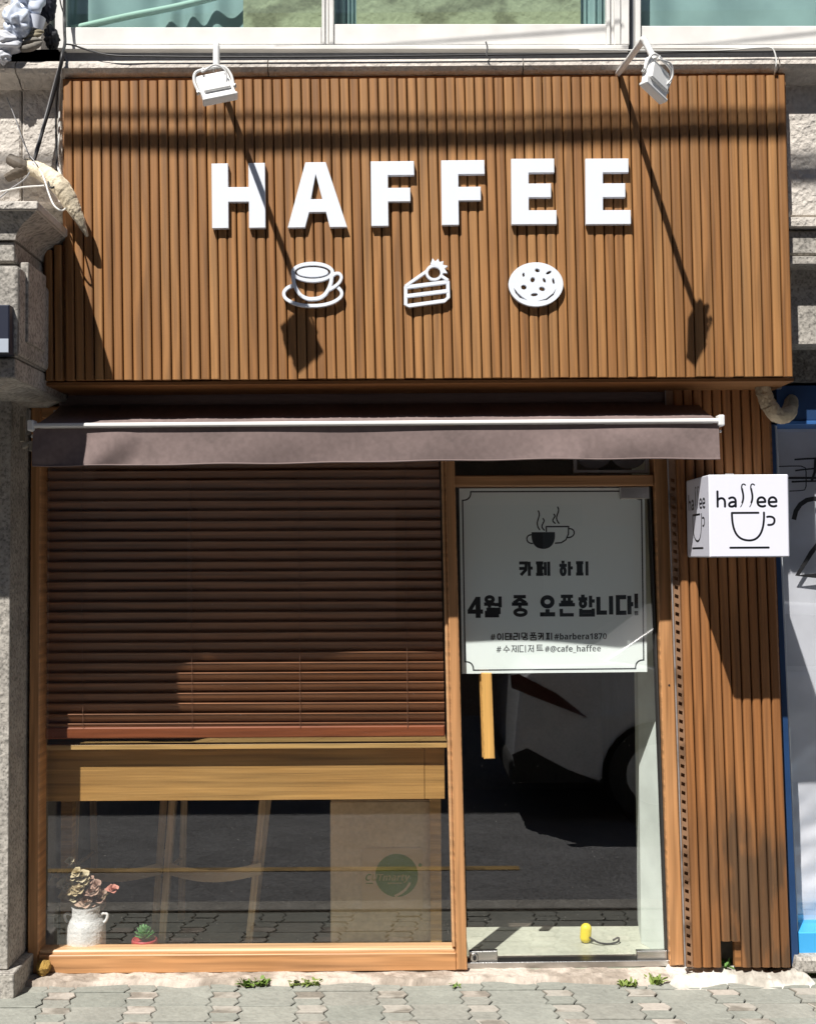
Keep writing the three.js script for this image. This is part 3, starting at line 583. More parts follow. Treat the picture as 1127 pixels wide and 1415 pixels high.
// ---------------------------------------------------------------- awning
{
  const ZA = 0.39, g = thing('awning', 'narrow brown canvas awning with a white front bar', 'awning', U(520, 640, 0.2));
  const a = U(46, 591.5, ZA), b = U(993, 584.5, ZA);
  const lerp = (u) => a.clone().lerp(b, u);
  part(g, 'front_bar', prism([[0, 0.006], [0.005, 0.012], [0.012, 0.012], [0.017, 0.006], [0.017, -0.012], [0, -0.012]], a, b, Y1, Z1), mat([0.78, 0.78, 0.77], 0.3, { clearcoat: 0.4 }));
  const wallY = U(500, 553, 0.0).y;
  part(g, 'canopy', grid(120, 12, (u, v) => { const p = lerp(u); const y = wallY + (p.y + 0.014 - wallY) * v - 0.010 * Math.sin(Math.PI * v) + 0.0015 * Math.sin(u * 60) * v; return V(p.x * 0.998, y, 0.0 + (ZA - 0.012) * v); }), canvasM);
  const drop = (u) => 0.136 + 0.004 * Math.sin(u * 5 + 1) - 0.004 * u + 0.0015 * Math.sin(u * 40);
  part(g, 'valance', grid(150, 14, (u, v) => { const p = lerp(u); const w = v * (0.010 * Math.sin(u * 9 + 0.6) + 0.006 * Math.sin(u * 23 + v * 2) + 0.012 * (u > 0.8 ? Math.sin((u - 0.8) * 14 - v * 1.6) : 0) + 0.014 * (u < 0.16 ? Math.sin(u * 60 + v * 3) : 0)); return V(p.x, p.y - 0.002 - drop(u) * v, ZA - 0.004 + w); }), canvasM);
  part(g, 'hem', tube(Array.from({ length: 40 }, (_, i) => { const u = i / 39, p = lerp(u), w = 0.010 * Math.sin(u * 9 + 0.6) + 0.006 * Math.sin(u * 23 + 2) + 0.012 * (u > 0.8 ? Math.sin((u - 0.8) * 14 - 1.6) : 0) + 0.014 * (u < 0.16 ? Math.sin(u * 60 + 3) : 0); return V(p.x, p.y - 0.002 - drop(u), ZA - 0.004 + w); }), 0.0032, 150, 6), canvasM);
  for (const s of [0, 1]) {
    const p = lerp(s), x = p.x + (s ? 0.006 : -0.006);
    part(g, 'end_cap', box(x - 0.012, x + 0.012, p.y - 0.012, p.y + 0.03, ZA - 0.035, ZA + 0.016, 0.006), mat([0.75, 0.75, 0.74], 0.35));
    part(g, 'cap_bolt', new THREE.SphereGeometry(0.006, 10, 8).translate(x, p.y - 0.03, ZA - 0.01), steelM);
    const mx = s ? x - 0.03 : x + 0.03;
    part(g, 'folding_arm', tube([V(mx, p.y + 0.005, ZA - 0.02), V(mx + (s ? -0.35 : 0.35), p.y + 0.03, 0.1), V(mx + (s ? -0.05 : 0.05), p.y + 0.04, 0.02)], 0.012, 30, 8), whiteMetalM);
    part(g, 'wall_bracket', box(x - 0.02, x + 0.02, p.y - 0.01, p.y + 0.11, -0.005, 0.05, 0.004), mat([0.45, 0.43, 0.4], 0.5));
  }
  part(g, 'roller', new THREE.CylinderGeometry(0.03, 0.03, b.x - a.x, 20).rotateZ(Math.PI / 2).translate((a.x + b.x) / 2, wallY + 0.005, 0.03), canvasM);
  const br = thing('awning_bracket', 'grey metal bracket at the pillar end of the awning', 'bracket', U(35, 628, 0.2));
  part(br, 'plate', ext(rectPx(27.5, 575, 33, 610), 0.2, 0.02), mat([0.36, 0.33, 0.27], 0.6, { map: grimeT }));
  part(br, 'tongue', ext(rectPx(36.5, 566, 41, 600), 0.24, 0.02), mat([0.3, 0.29, 0.27], 0.6, { map: grimeT }));
  part(br, 'clip', ext([[31, 612], [44.5, 609], [44.5, 623], [40, 623], [40, 614], [31, 620]], 0.26, 0.03), mat([0.42, 0.4, 0.36], 0.6, { map: grimeT }));
}

// ---------------------------------------------------------------- prints (flat lettering)
function canvasTex(w, h, draw) {
  const c = document.createElement('canvas'); c.width = w; c.height = h;
  const x = c.getContext('2d'); draw(x, w, h);
  const t = new THREE.CanvasTexture(c); t.colorSpace = THREE.SRGBColorSpace; t.magFilter = THREE.LinearFilter;
  return t;
}
const C0 = (x, y, r) => ({ c: [x, y, r] });
const JA = {
  g: [[[0, 0.05], [0.95, 0.05], [0.9, 0.5], [0.25, 1]]], k: [[[0, 0.05], [0.95, 0.05], [0.88, 0.6], [0.2, 1]], [[0, 0.48], [0.9, 0.48]]],
  p: [[[0, 0.05], [1, 0.05]], [[0.3, 0.05], [0.3, 0.95]], [[0.7, 0.05], [0.7, 0.95]], [[0, 0.95], [1, 0.95]]],
  h: [[[0.3, 0], [0.7, 0]], [[0, 0.25], [1, 0.25]], C0(0.5, 0.7, 0.28)], o: [C0(0.5, 0.5, 0.44)],
  l: [[[0, 0], [1, 0], [1, 0.5], [0, 0.5], [0, 1], [1, 1]]], j: [[[0, 0.05], [1, 0.05]], [[0.5, 0.05], [0.45, 0.45], [0, 1]], [[0.48, 0.4], [1, 1]]],
  n: [[[0, 0], [0, 0.95], [1, 0.95]]], b: [[[0, 0], [0, 1], [1, 1], [1, 0]], [[0, 0.45], [1, 0.45]]], d: [[[1, 0.03], [0, 0.03], [0, 0.97], [1, 0.97]]],
  t: [[[1, 0.03], [0, 0.03], [0, 0.97], [1, 0.97]], [[0, 0.5], [0.95, 0.5]]], m: [[[0, 0], [1, 0], [1, 1], [0, 1], [0, 0]]], s: [[[0.5, 0], [0.45, 0.4], [0, 1]], [[0.48, 0.35], [1, 1]]],
};
const VO = { a: [[[0.35, 0], [0.35, 1]], [[0.35, 0.45], [1, 0.45]]], eo: [[[0.7, 0], [0.7, 1]], [[0, 0.45], [0.7, 0.45]]], i: [[[0.55, 0], [0.55, 1]]], ae: [[[0.2, 0], [0.2, 1]], [[0.2, 0.45], [0.8, 0.45]], [[0.8, 0], [0.8, 1]]],
  e: [[[0.42, 0.03], [0.42, 0.97]], [[0, 0.45], [0.42, 0.45]], [[0.95, 0], [0.95, 1]]], yeo: [[[0.7, 0], [0.7, 1]], [[0.05, 0.3], [0.7, 0.3]], [[0.05, 0.62], [0.7, 0.62]]],
  O: [[[0, 0.9], [1, 0.9]], [[0.5, 0.2], [0.5, 0.9]]], U: [[[0, 0.15], [1, 0.15]], [[0.5, 0.15], [0.5, 0.95]]], EU: [[[0, 0.5], [1, 0.5]]] };
function hangul(x, syl, X, Y, w, h, lw) {
  const [ini, vow, fin] = syl.split(' ');
  x.lineWidth = lw; x.lineCap = 'butt'; x.lineJoin = 'miter';
  const draw = (strokes, bx, by, bw, bh) => { for (const s of strokes) { x.beginPath(); if (s.c) x.ellipse(bx + s.c[0] * bw, by + s.c[1] * bh, s.c[2] * bw, s.c[2] * bh, 0, 0, 7); else s.forEach((p, i) => (i ? x.lineTo : x.moveTo).call(x, bx + p[0] * bw, by + p[1] * bh)); x.stroke(); } };
  const p = lw / 2, bot = fin ? 0.6 : 1;
  const B = (a, b, c, d) => [X + p + a * (w - 2 * p), Y + p + b * (h - 2 * p), c * (w - 2 * p), d * (h - 2 * p)];
  if (vow === 'weo') { draw(JA[ini], ...B(0.1, 0, 0.5, 0.3)); draw(VO.U, ...B(0, 0.36, 0.66, 0.22)); draw([[[0.9, 0], [0.9, 1]], [[0.55, 0.75], [0.9, 0.75]]], ...B(0.1, 0, 1, 0.56)); } else if (vow === vow.toUpperCase()) {
    draw(JA[ini], ...B(0.12, 0, 0.76, bot * 0.56)); draw(VO[vow], ...B(0, bot * 0.6, 1, bot * (vow === 'EU' ? 0.3 : 0.4)));
  } else { draw(JA[ini], ...B(0, 0.04 * bot, 0.56, bot * 0.9)); draw(VO[vow], ...B(vow === 'e' || vow === 'eo' || vow === 'yeo' ? 0.5 : 0.62, 0, vow === 'e' ? 0.5 : 0.4, bot)); }
  if (fin) draw(JA[fin], ...B(0.14, 0.66, 0.78, 0.33));
}
const posterT = canvasTex(1024, 992, (x, w, h) => {
  x.fillStyle = '#ecf6f3'; x.fillRect(0, 0, w, h);
  x.strokeStyle = '#20262a'; x.lineWidth = 7;
  const m = 18, c = 46; x.beginPath(); x.moveTo(m + c, m); x.lineTo(w - m - c, m); x.quadraticCurveTo(w - m - c, m + c, w - m, m + c); x.lineTo(w - m, h - m - c); x.quadraticCurveTo(w - m - c, h - m - c, w - m - c, h - m); x.lineTo(m + c, h - m); x.quadraticCurveTo(m + c, h - m - c, m, h - m - c); x.lineTo(m, m + c); x.quadraticCurveTo(m + c, m + c, m + c, m); x.closePath(); x.stroke();
  const k = 1024 / 880, ox = 112, oy = 182, P = (a, b) => [(a - ox) * k, (b - oy) * k * 0.978];
  const ln = (pts, lw) => { x.lineWidth = lw; x.lineCap = 'round'; x.lineJoin = 'round'; x.beginPath(); pts.forEach((p, i) => (i ? x.lineTo : x.moveTo).call(x, ...P(...p))); x.stroke(); };
  x.fillStyle = '#15191b'; x.strokeStyle = '#15191b';
  x.beginPath(); x.moveTo(...P(452, 390)); x.lineTo(...P(562, 390)); x.bezierCurveTo(...P(566, 440), ...P(545, 468), ...P(507, 469)); x.bezierCurveTo(...P(465, 468), ...P(448, 440), ...P(452, 390)); x.fill();
  x.lineWidth = 7; x.beginPath(); x.moveTo(...P(454, 402)); x.bezierCurveTo(...P(420, 400), ...P(420, 445), ...P(458, 443)); x.stroke();
  ln([[522, 386], [522, 364], [628, 364], [626, 400], [614, 426], [592, 440], [564, 442]], 7);
  x.beginPath(); x.moveTo(...P(630, 374)); x.bezierCurveTo(...P(664, 372), ...P(662, 418), ...P(620, 416)); x.stroke();
  for (const [sx, sy, hh] of [[486, 290, 88], [508, 326, 54], [578, 272, 76], [560, 306, 42]]) { x.beginPath(); x.moveTo(...P(sx, sy)); x.bezierCurveTo(...P(sx + 16, sy + hh * 0.35), ...P(sx - 24, sy + hh * 0.55), ...P(sx + 4, sy + hh)); x.stroke(); }
  const row = (items, X, Y, sw, hh, lw, gap) => { let cx = X; for (const s of items) { if (s === ' ') { cx += sw * 0.42; continue; } if (s.length === 1) { x.font = 'bold ' + hh * 1.12 + 'px sans-serif'; x.textBaseline = 'alphabetic'; x.fillText(s, cx, Y + hh * 0.93); cx += x.measureText(s).width + gap; continue; } hangul(x, s, cx, Y, sw, hh, s.split(' ').length > 2 ? lw * 0.86 : lw * 1.08); cx += sw + gap; } return cx; };
  let p = P(384, 522); row(['k a', 'p e', ' ', 'h a', 'p i'], p[0], p[1], 88, 92, 15, 4);
  p = P(150, 686); x.font = 'bold 150px sans-serif'; x.fillText('4', p[0] - 6, p[1] + 119); x.lineWidth = 5; x.strokeText('4', p[0] - 6, p[1] + 119);
  p = P(214, 684); row(['o weo l', ' ', 'j U o', ' ', 'o O', 'p EU n', 'h a b', 'n i', 'd a'], p[0], p[1], 106, 122, 21, 2);
  p = P(936, 684); x.fillRect(p[0], p[1], 20, 78); x.fillRect(p[0], p[1] + 94, 20, 22);
  p = P(248, 860); x.font = 'bold 46px sans-serif'; x.fillText('#', p[0], p[1] + 42);
  let e = row(['o i', 't ae', 'l i', 'm yeo o', 'p U m', 'k eo', 'p i'], p[0] + 36, p[1] + 2, 42, 44, 6, 3);
  x.font = 'bold 44px sans-serif'; x.fillText('#barbera1870', e + 2, p[1] + 42, 372);
  x.globalAlpha = 0.72;
  p = P(276, 918); x.fillText('#', p[0], p[1] + 42);
  e = row(['s U', 'j e', 'd i', 'j eo', 't EU'], p[0] + 36, p[1] + 2, 42, 44, 4.5, 4);
  x.fillText('#@cafe_haffee', e + 2, p[1] + 42, 384);
});
{
  const q = [[634, 675], [890, 674], [893.5, 928.5], [638, 931]], g = paneGeo(q, -0.054);
  g.setAttribute('uv', new THREE.Float32BufferAttribute([0, 0, 1, 0, 1, 1, 0, 0, 1, 1, 0, 1], 2));
  const uvs = g.attributes.uv;
  single('poster', 'pale printed opening notice with two coffee cups on the glass door', 'poster', g, new THREE.MeshStandardMaterial({ map: posterT, roughness: 0.5, side: THREE.DoubleSide }));
}
const haffeeT = canvasTex(768, 768, (x, w) => {
  x.fillStyle = '#f1f2fb'; x.fillRect(0, 0, w, w); x.strokeStyle = '#0d0f16'; x.lineCap = 'round'; x.lineJoin = 'round';
  // coordinates: enlargement pixels 440..968 by 614..1137
  const P = (a, b) => [(a - 440) / 528 * w, (b - 614) / 523 * w], k = w / 528;
  const path = (lw, f) => { x.lineWidth = lw * k; x.beginPath(); f(); x.stroke(); };
  const m = (a, b) => x.moveTo(...P(a, b)), l = (a, b) => x.lineTo(...P(a, b)), q = (a, b, c, d) => x.quadraticCurveTo(...P(a, b), ...P(c, d)), bz = (a, b, c, d, e, f) => x.bezierCurveTo(...P(a, b), ...P(c, d), ...P(e, f));
  path(15, () => { m(492, 717); l(492, 815); m(492, 778); bz(500, 756, 542, 750, 542, 790); l(542, 815); });
  path(15, () => { m(572, 762); bz(600, 748, 616, 762, 615, 785); l(615, 815); m(615, 788); bz(580, 778, 562, 800, 574, 812); bz(590, 822, 612, 810, 615, 798); });
  for (const dx of [0, 62]) { path(9, () => { m(682 + dx, 676); bz(668 + dx, 660, 650 + dx, 676, 660 + dx, 706); }); path(13, () => { m(659 + dx, 700); bz(668 + dx, 736, 672 + dx, 760, 660 + dx, 790); }); path(6, () => { m(662 + dx, 785); q(660 + dx, 803, 648 + dx, 818); }); }
  for (const dx of [0, 76]) path(15, () => { m(768 + dx, 788); l(816 + dx, 786); bz(818 + dx, 748, 764 + dx, 746, 764 + dx, 786); bz(764 + dx, 818, 800 + dx, 820, 814 + dx, 812); });
  path(14, () => { m(768, 857); l(588, 857); bz(588, 960, 610, 1036, 705, 1036); bz(790, 1036, 808, 940, 806, 856); });
  path(14, () => { m(828, 884); bz(858, 878, 878, 888, 877, 908); bz(876, 932, 858, 938, 834, 936); });
  path(14, () => { m(574, 1083); l(834, 1083); });
});
{
  const z1 = 0.45, z0 = 0.106, a = U(978, 656, z1), b = U(1090, 769.5, z1);
  const xs = [a.x, b.x], ys = [b.y, a.y];
  const g = thing('box_sign', 'white cube sign printed with a coffee cup, jutting from the slatted wall', 'box sign', V((a.x + b.x) / 2, b.y, 0.3));
  const body = mat([0.76, 0.77, 0.83], 0.4);
  part(g, 'case', box(xs[0], xs[1], ys[0], ys[1], z0, z1, 0.004), body);
  const pr = new THREE.MeshStandardMaterial({ map: haffeeT, roughness: 0.35, color: new THREE.Color(0.86, 0.86, 0.9) });
  const w = xs[1] - xs[0] - 0.008, h = ys[1] - ys[0] - 0.008, cx = (xs[0] + xs[1]) / 2, cy = (ys[0] + ys[1]) / 2, cz = (z0 + z1) / 2;
  part(g, 'front_face', new THREE.PlaneGeometry(w, h).translate(cx, cy, z1 + 0.0015), pr);
  part(g, 'side_face', new THREE.PlaneGeometry(z1 - z0 - 0.008, h).rotateY(-Math.PI / 2).translate(xs[0] - 0.0015, cy, cz), pr);
  part(g, 'side_face', new THREE.PlaneGeometry(z1 - z0 - 0.008, h).rotateY(Math.PI / 2).translate(xs[1] + 0.0015, cy, cz), pr);
  part(g, 'bracket', [box(cx - 0.045, cx - 0.01, ys[1], ys[1] + 0.014, 0.07, 0.3, 0.003), box(cx - 0.06, cx + 0.06, cy - 0.06, cy + 0.06, 0.05, z0)], alumM);
}

// ---------------------------------------------------------------- window blind
{
  const z = -0.086, g = thing('window_blind', 'dark brown wooden slat blind lowered behind the cafe window', 'blind', U(335, 1015, z));
  const th = 0.003, hb = 18.2 / 330;
  const sec = [[0.0, 0.0012], [-0.0007, 0.0026], [-0.002, 0.0038], [-0.0036, 0.0044]], n = 5;
  const run = (t) => -0.027 * t + 0.004 * Math.sin(Math.PI * t);
  for (let i = 1; i <= n; i++) { const t = i / n; sec.push([-hb * t, run(t) + 0.003]); }
  for (let i = n; i >= 0; i--) { const t = i / n; sec.push([-hb * t - (i ? 0 : 0.0004), run(t) + 0.003 - th]); }
  for (let i = 0; i < 31; i++) {
    const y = 579.5 + 13.98 * i + (i > 28 ? (i - 28) * 0 : 0); if (y > 999) break;
    const A = U(58.5 + 0 * i, y + rr(-0.5, 0.5) + 1.2, z), B = U(605.5 + (y - 600) * 0.022, y + rr(-0.5, 0.5) - 1.2, z);
    part(g, 'slat', prism(sec, A, B, Y1, Z1, rnd(), rnd() * 3), blindMats[Math.floor(rnd() * 3)]);
  }
  part(g, 'bottom_rail', ext([[58, 1006], [614, 1002.5], [614.5, 1018], [58, 1021.5]], z + 0.006, 0.022, { bevel: 0.005 }), wood([0.24, 0.075, 0.03], true, 0.4, 0.0002));
  part(g, 'head_rail', ext([[58, 560], [604, 558], [604, 580], [58, 582]], z + 0.01, 0.04), blindMats[0]);
  for (const x of [112, 263, 412, 560]) part(g, 'ladder_cord', tube([U(x, 575, z + 0.0085), U(x + 1.5, 800, z + 0.0085), U(x + 3, 1006, z + 0.0085)], 0.0012, 8, 5), mat([0.2, 0.1, 0.06], 0.8));
}
// ---------------------------------------------------------------- behind the window
const sillY = U(300, 1313, -0.12).y - 0.001;
{
  const zc = -0.15, c = thing('counter', 'long honey-coloured wooden counter along the inside of the window', 'counter', V(-0.7, 0.01, -0.45));
  const yT = U(300, 1028, zc + 0.05).y, xa = U(40, 1060, zc).x, xb = U(614, 1060, zc).x;
  part(c, 'top', box(xa, xb + 0.01, yT - 0.022, yT, -0.72, zc + 0.05, 0.003), counterTopM);
  const yb = U(300, 1106, zc).y, x1 = U(286, 1060, zc).x;
  part(c, 'apron_board', box(xa, U(586, 1060, zc).x, yb, yT - 0.023, zc - 0.025, zc, 0.002), counterM);
  part(c, 'apron_board', box(U(586.6, 1060, zc).x, xb, yb, yT - 0.023, zc - 0.025, zc - 0.001, 0.002), counterM);
  for (const x of [xa + 0.03, xb - 0.03]) part(c, 'leg', box(x - 0.025, x + 0.025, -0.078, yT - 0.023, -0.66, -0.6), counterM);
  single('window_sill', 'inner ledge along the foot of the cafe window', 'sill', box(U(53, 1310, -0.1).x, U(626, 1310, -0.1).x, 0.0, sillY, -0.2, -0.056), frameHM);
  const stool = (lx, rx, zf, label, back) => {
    const L0 = U(lx[0], 1090, zf), L1 = U(lx[1], 1304, zf), R0 = U(rx[0], 1090, zf), R1 = U(rx[1], 1304, zf);
    L1.y = R1.y = -0.078;
    const s = thing('bar_stool', label, 'stool', V((L1.x + R1.x) / 2, -0.078, zf - 0.18), 'bar stools under the counter');
    const sec = [[-0.015, -0.011], [0.015, -0.011], [0.015, 0.011], [-0.015, 0.011]];
    const top = 0.64, up = (a, b, dz) => { const t = (top - b.y) / (a.y - b.y); return V(b.x + (a.x - b.x) * t, top, zf + dz); };
    part(s, 'leg', prism(sec, L1, up(L0, L1, -0.03), X1, Z1, rnd()), stoolM); part(s, 'leg', prism(sec, R1, up(R0, R1, -0.03), X1, Z1, rnd()), stoolM);
    part(s, 'leg', prism(sec, L1.clone().add(V(0.02, 0, -0.36)), up(L0, L1, -0.31), X1, Z1, rnd()), stoolM); part(s, 'leg', prism(sec, R1.clone().add(V(-0.02, 0, -0.36)), up(R0, R1, -0.31), X1, Z1, rnd()), stoolM);
    const y = U(lx[0], 1200, zf).y, bow = Array.from({ length: 13 }, (_, i) => { const t = i / 12; return V(L0.x + (R0.x - L0.x) * t, 0, zf + 0.018 + 0.05 * Math.sin(Math.PI * t)); });
    part(s, 'footrest', grid(24, 2, (u, v) => { const t = u, x = L0.x - 0.01 + (R0.x - L0.x + 0.0) * t; return V(x, y + 0.028 - 0.055 * v - 0.02 * Math.sin(Math.PI * t), zf + 0.014 + 0.05 * Math.sin(Math.PI * t)); }), mat([0.42, 0.32, 0.21], 0.6, { side: THREE.DoubleSide }));
    part(s, 'side_rail', [tube([L1.clone().add(V(0, 0.3, 0)), L1.clone().add(V(0.02, 0.3, -0.34))], 0.01, 3, 6), tube([R1.clone().add(V(0, 0.3, 0)), R1.clone().add(V(-0.02, 0.3, -0.34))], 0.01, 3, 6)], stoolM);
    part(s, 'seat', box(Math.min(L0.x, R0.x) - 0.03, Math.max(L0.x, R0.x) + 0.03, top, top + 0.035, zf - 0.36, zf + 0.02, 0.012), stoolM);
  };
  stool([238, 224], [364, 344], -0.66, 'pale wooden bar stool under the counter beside the cardboard box', 0);
  stool([104, 98], [226, 214], -0.8, 'pale wooden bar stool under the counter behind the flower can', 0);
  // cardboard box with its print
  const za = -0.62, A = U(456, 1108, za), B = U(603, 1300, za);
  const cb = thing('cardboard_box', 'brown cardboard box with a round green logo inside the window', 'box', V((A.x + B.x) / 2, -0.078, za - 0.15));
  const card = mat([0.54, 0.42, 0.28], 0.9, { map: plainT, gain: 1.2 });
  part(cb, 'carton', box(A.x, B.x, -0.078, A.y, za - 0.3, za, 0.004), card);
  part(cb, 'flap', box(A.x + 0.003, B.x - 0.003, A.y + 0.001, A.y + 0.005, za - 0.15, za - 0.002), card);
  const logoT = canvasTex(512, 512, (x) => {
    x.fillStyle = '#c6ad8a'; x.fillRect(0, 0, 512, 512);
    const P = (a, b) => [(a - 160) / 760 * 512, (b - 60) / 760 * 512];
    x.fillStyle = '#667a2a'; x.beginPath(); x.arc(...P(595, 400), 180, 0, 7); x.fill();
    x.fillStyle = '#c6ad8a'; x.beginPath(); x.moveTo(...P(745, 490)); x.quadraticCurveTo(...P(700, 590), ...P(560, 645)); x.lineTo(...P(580, 672)); x.quadraticCurveTo(...P(730, 610), ...P(775, 490)); x.fill();
    x.fillStyle = '#667a2a'; x.beginPath(); x.arc(...P(890, 275), 15, 0, 7); x.fill();
    x.font = 'italic bold 78px sans-serif'; x.fillStyle = '#667a2a'; x.fillText('C', ...P(190, 465)); x.fillStyle = '#a99a63'; x.fillText('UTmarty', ...P(265, 465), 382);
    x.fillStyle = '#a99a63'; x.fillRect(...P(480, 490), 120, 10); x.fillStyle = '#667a2a'; x.fillRect(...P(210, 490), 60, 8);
  });
  const lp = U(540, 1214, za), lg = new THREE.PlaneGeometry(0.275, 0.275).translate(lp.x + 0.006, lp.y, za + 0.0015);
  part(cb, 'logo_print', lg, new THREE.MeshStandardMaterial({ map: logoT, roughness: 0.9, color: new THREE.Color(0.9, 0.9, 0.9) }));
  // milk-can vase with dried roses
  const zv = -0.13, vb = U(119, 1313, zv); vb.y = sillY;
  const k = 1 / 331;
  const va = thing('milk_can_vase', 'white enamel milk-can vase with two small handles on the window ledge', 'vase', vb.clone());
  const prof = [[0, 0], [25, 0], [26, 2], [26.5, 20], [25.5, 36], [22, 43], [19, 46.5], [18.5, 58], [20, 60.5], [18.5, 60.5], [17, 58], [17, 46], [0, 44]].map(([r, y]) => new THREE.Vector2(r * k, y * k));
  part(va, 'can', new THREE.LatheGeometry(prof, 40).translate(vb.x, vb.y, vb.z), mat([0.74, 0.75, 0.74], 0.45, { map: satinT, bumpMap: roughT, bumpScale: 0.003, gain: 1.1 }));
  for (const s of [-1, 1]) part(va, 'handle', tube([[18, 47], [25, 50], [29, 48], [27.5, 41], [22.5, 36]].map(([r, y]) => V(vb.x + s * r * k, vb.y + y * k, vb.z)), 0.006, 18, 8), mat([0.72, 0.73, 0.72], 0.45));
  const bq = thing('dried_roses', 'bunch of dried cream and dusty pink roses in the milk-can vase', 'flowers', V(vb.x, vb.y + 0.13, vb.z));
  const rose = (px, py, r0, m) => { const r = r0 * 1.15; const c = U(px, py, zv + rr(-0.02, 0.025)); const gs = []; for (let i = 0; i < 11; i++) { const a = i * 2.4, o = i / 10, wd = r * (0.5 + 0.45 * o), ht = r * (1.15 - 0.15 * o), fl = 0.1 + 0.75 * o; gs.push(grid(4, 4, (u, v) => { const x = (u - 0.5) * 2 * wd * Math.sin(Math.PI * (0.18 + 0.62 * v)) , b = x * x / (r * 1.1), y = ht * v * Math.cos(fl * v) - r * 0.5, z = r * (0.12 + 0.28 * o) * (0.4 + v) + ht * v * Math.sin(fl * v) - b + 0.12 * r * v * v * Math.sin(i * 3 + u * 5); return V(x * Math.cos(a) + z * Math.sin(a), y, -x * Math.sin(a) + z * Math.cos(a)); }).toNonIndexed()); } const g = mergeGeometries(gs); g.rotateX(0.7 + rr(-0.3, 0.3)); g.rotateZ(rr(-0.4, 0.4)); g.translate(c.x, c.y, c.z); part(bq, 'rose', g, m);
    part(bq, 'stem', tube([c, c.clone().lerp(V(vb.x, vb.y + 0.17, vb.z), 0.5).add(V(0, -0.01, 0)), V(vb.x + rr(-0.02, 0.02), vb.y + 0.13, vb.z)], 0.0018, 8, 5), stemM); };
  const stemM = mat([0.14, 0.13, 0.06], 0.8), creamM = [[0.48, 0.41, 0.25], [0.42, 0.34, 0.2], [0.52, 0.46, 0.31]].map((c) => mat(c, 0.85, { side: THREE.DoubleSide })), pinkM = [[0.4, 0.26, 0.2], [0.34, 0.22, 0.17], [0.45, 0.32, 0.24]].map((c) => mat(c, 0.85, { side: THREE.DoubleSide }));
  for (const [x, y, r] of [[80, 1216, 8], [92, 1221, 8], [99, 1201, 7], [104, 1217, 8], [113, 1212, 9], [102, 1240, 8], [90, 1237, 6], [97, 1190, 4.5], [110, 1228, 8], [86, 1208, 6], [95, 1230, 7], [106, 1206, 6], [118, 1219, 7], [88, 1225, 6], [100, 1212, 7], [104, 1231, 7]]) rose(x, y, r * k, creamM[Math.floor(rnd() * 3)]);
  for (const [x, y, r] of [[122, 1224, 9], [131, 1231, 10], [121, 1238, 9], [137, 1242, 9], [128, 1246, 9], [118, 1247, 9], [140, 1250, 7], [126, 1233, 7], [113, 1240, 7], [133, 1223, 6], [142, 1236, 6], [124, 1217, 6]]) rose(x, y, r * k, pinkM[Math.floor(rnd() * 3)]);
  rose(156, 1229, 6.5 * k, mat([0.58, 0.26, 0.2], 0.8, { side: THREE.DoubleSide }));
  // succulent
  const pb = U(200, 1312, zv); pb.y = sillY;
  const su = thing('potted_succulent', 'small green succulent in a red pot on the window ledge', 'potted plant', pb.clone());
  part(su, 'pot', new THREE.LatheGeometry([[0, 0], [15, 0], [17, 2], [17.5, 13], [16.5, 15.5], [15, 15], [14.5, 11], [0, 11]].map(([r, y]) => new THREE.Vector2(r * k, y * k)), 32).translate(pb.x, pb.y, pb.z), mat([0.42, 0.05, 0.055], 0.5));
  const leafM = [[0.06, 0.2, 0.05], [0.1, 0.27, 0.08], [0.05, 0.15, 0.04]].map((c) => mat(c, 0.5));
  for (let i = 0; i < 34; i++) { const a = i * 2.4, t = i / 34, g = new THREE.SphereGeometry(1, 8, 6).scale(0.0075, 0.026, 0.0035).translate(0, 0.026, 0); g.rotateX(0.25 + 1.0 * t); g.rotateY(a); g.translate(pb.x + 0.006 * Math.cos(a), pb.y + 14 * k + 0.012 * (1 - t), pb.z + 0.006 * Math.sin(a)); part(su, 'leaf', g, leafM[i % 3]); }
  // grey socket box and rod in the window corner
  const gb = U(65, 1300, -0.14); gb.y = sillY;
  const sk = thing('grey_box', 'small grey plastic box in the corner of the window ledge', 'box', gb.clone());
  const y0 = sillY, y1 = U(65, 1258, -0.14).y;
  part(sk, 'case', box(U(56, 1280, -0.14).x, U(75, 1280, -0.14).x, y0, y1 - 0.025, -0.2, -0.14, 0.004), mat([0.3, 0.31, 0.33], 0.5)); part(sk, 'lid', box(U(55.5, 1280, -0.14).x, U(75.5, 1280, -0.14).x, y1 - 0.0245, y1, -0.202, -0.138, 0.004), mat([0.36, 0.37, 0.38], 0.5));
}
{ // yellow toy-like stopper on the entrance floor
  const c = G(809, 1303, 0.018), d = thing('yellow_stopper', 'small yellow stopper with a black cord on the entrance floor', 'door stop', c.clone());
  const body = new THREE.CapsuleGeometry(0.024, 0.036, 8, 16).scale(1, 1, 0.9).rotateZ(-0.08).translate(c.x, c.y + 0.042, c.z);
  part(d, 'body', body, mat([0.75, 0.6, 0.02], 0.45));
  part(d, 'cord', tube([V(c.x + 0.012, c.y + 0.03, c.z + 0.02), V(c.x + 0.05, c.y + 0.012, c.z + 0.035), V(c.x + 0.1, c.y + 0.006, c.z + 0.03), V(c.x + 0.135, c.y + 0.012, c.z + 0.02), V(c.x + 0.14, c.y + 0.022, c.z), V(c.x + 0.115, c.y + 0.012, c.z + 0.002)], 0.004, 30, 8), blackM);
}

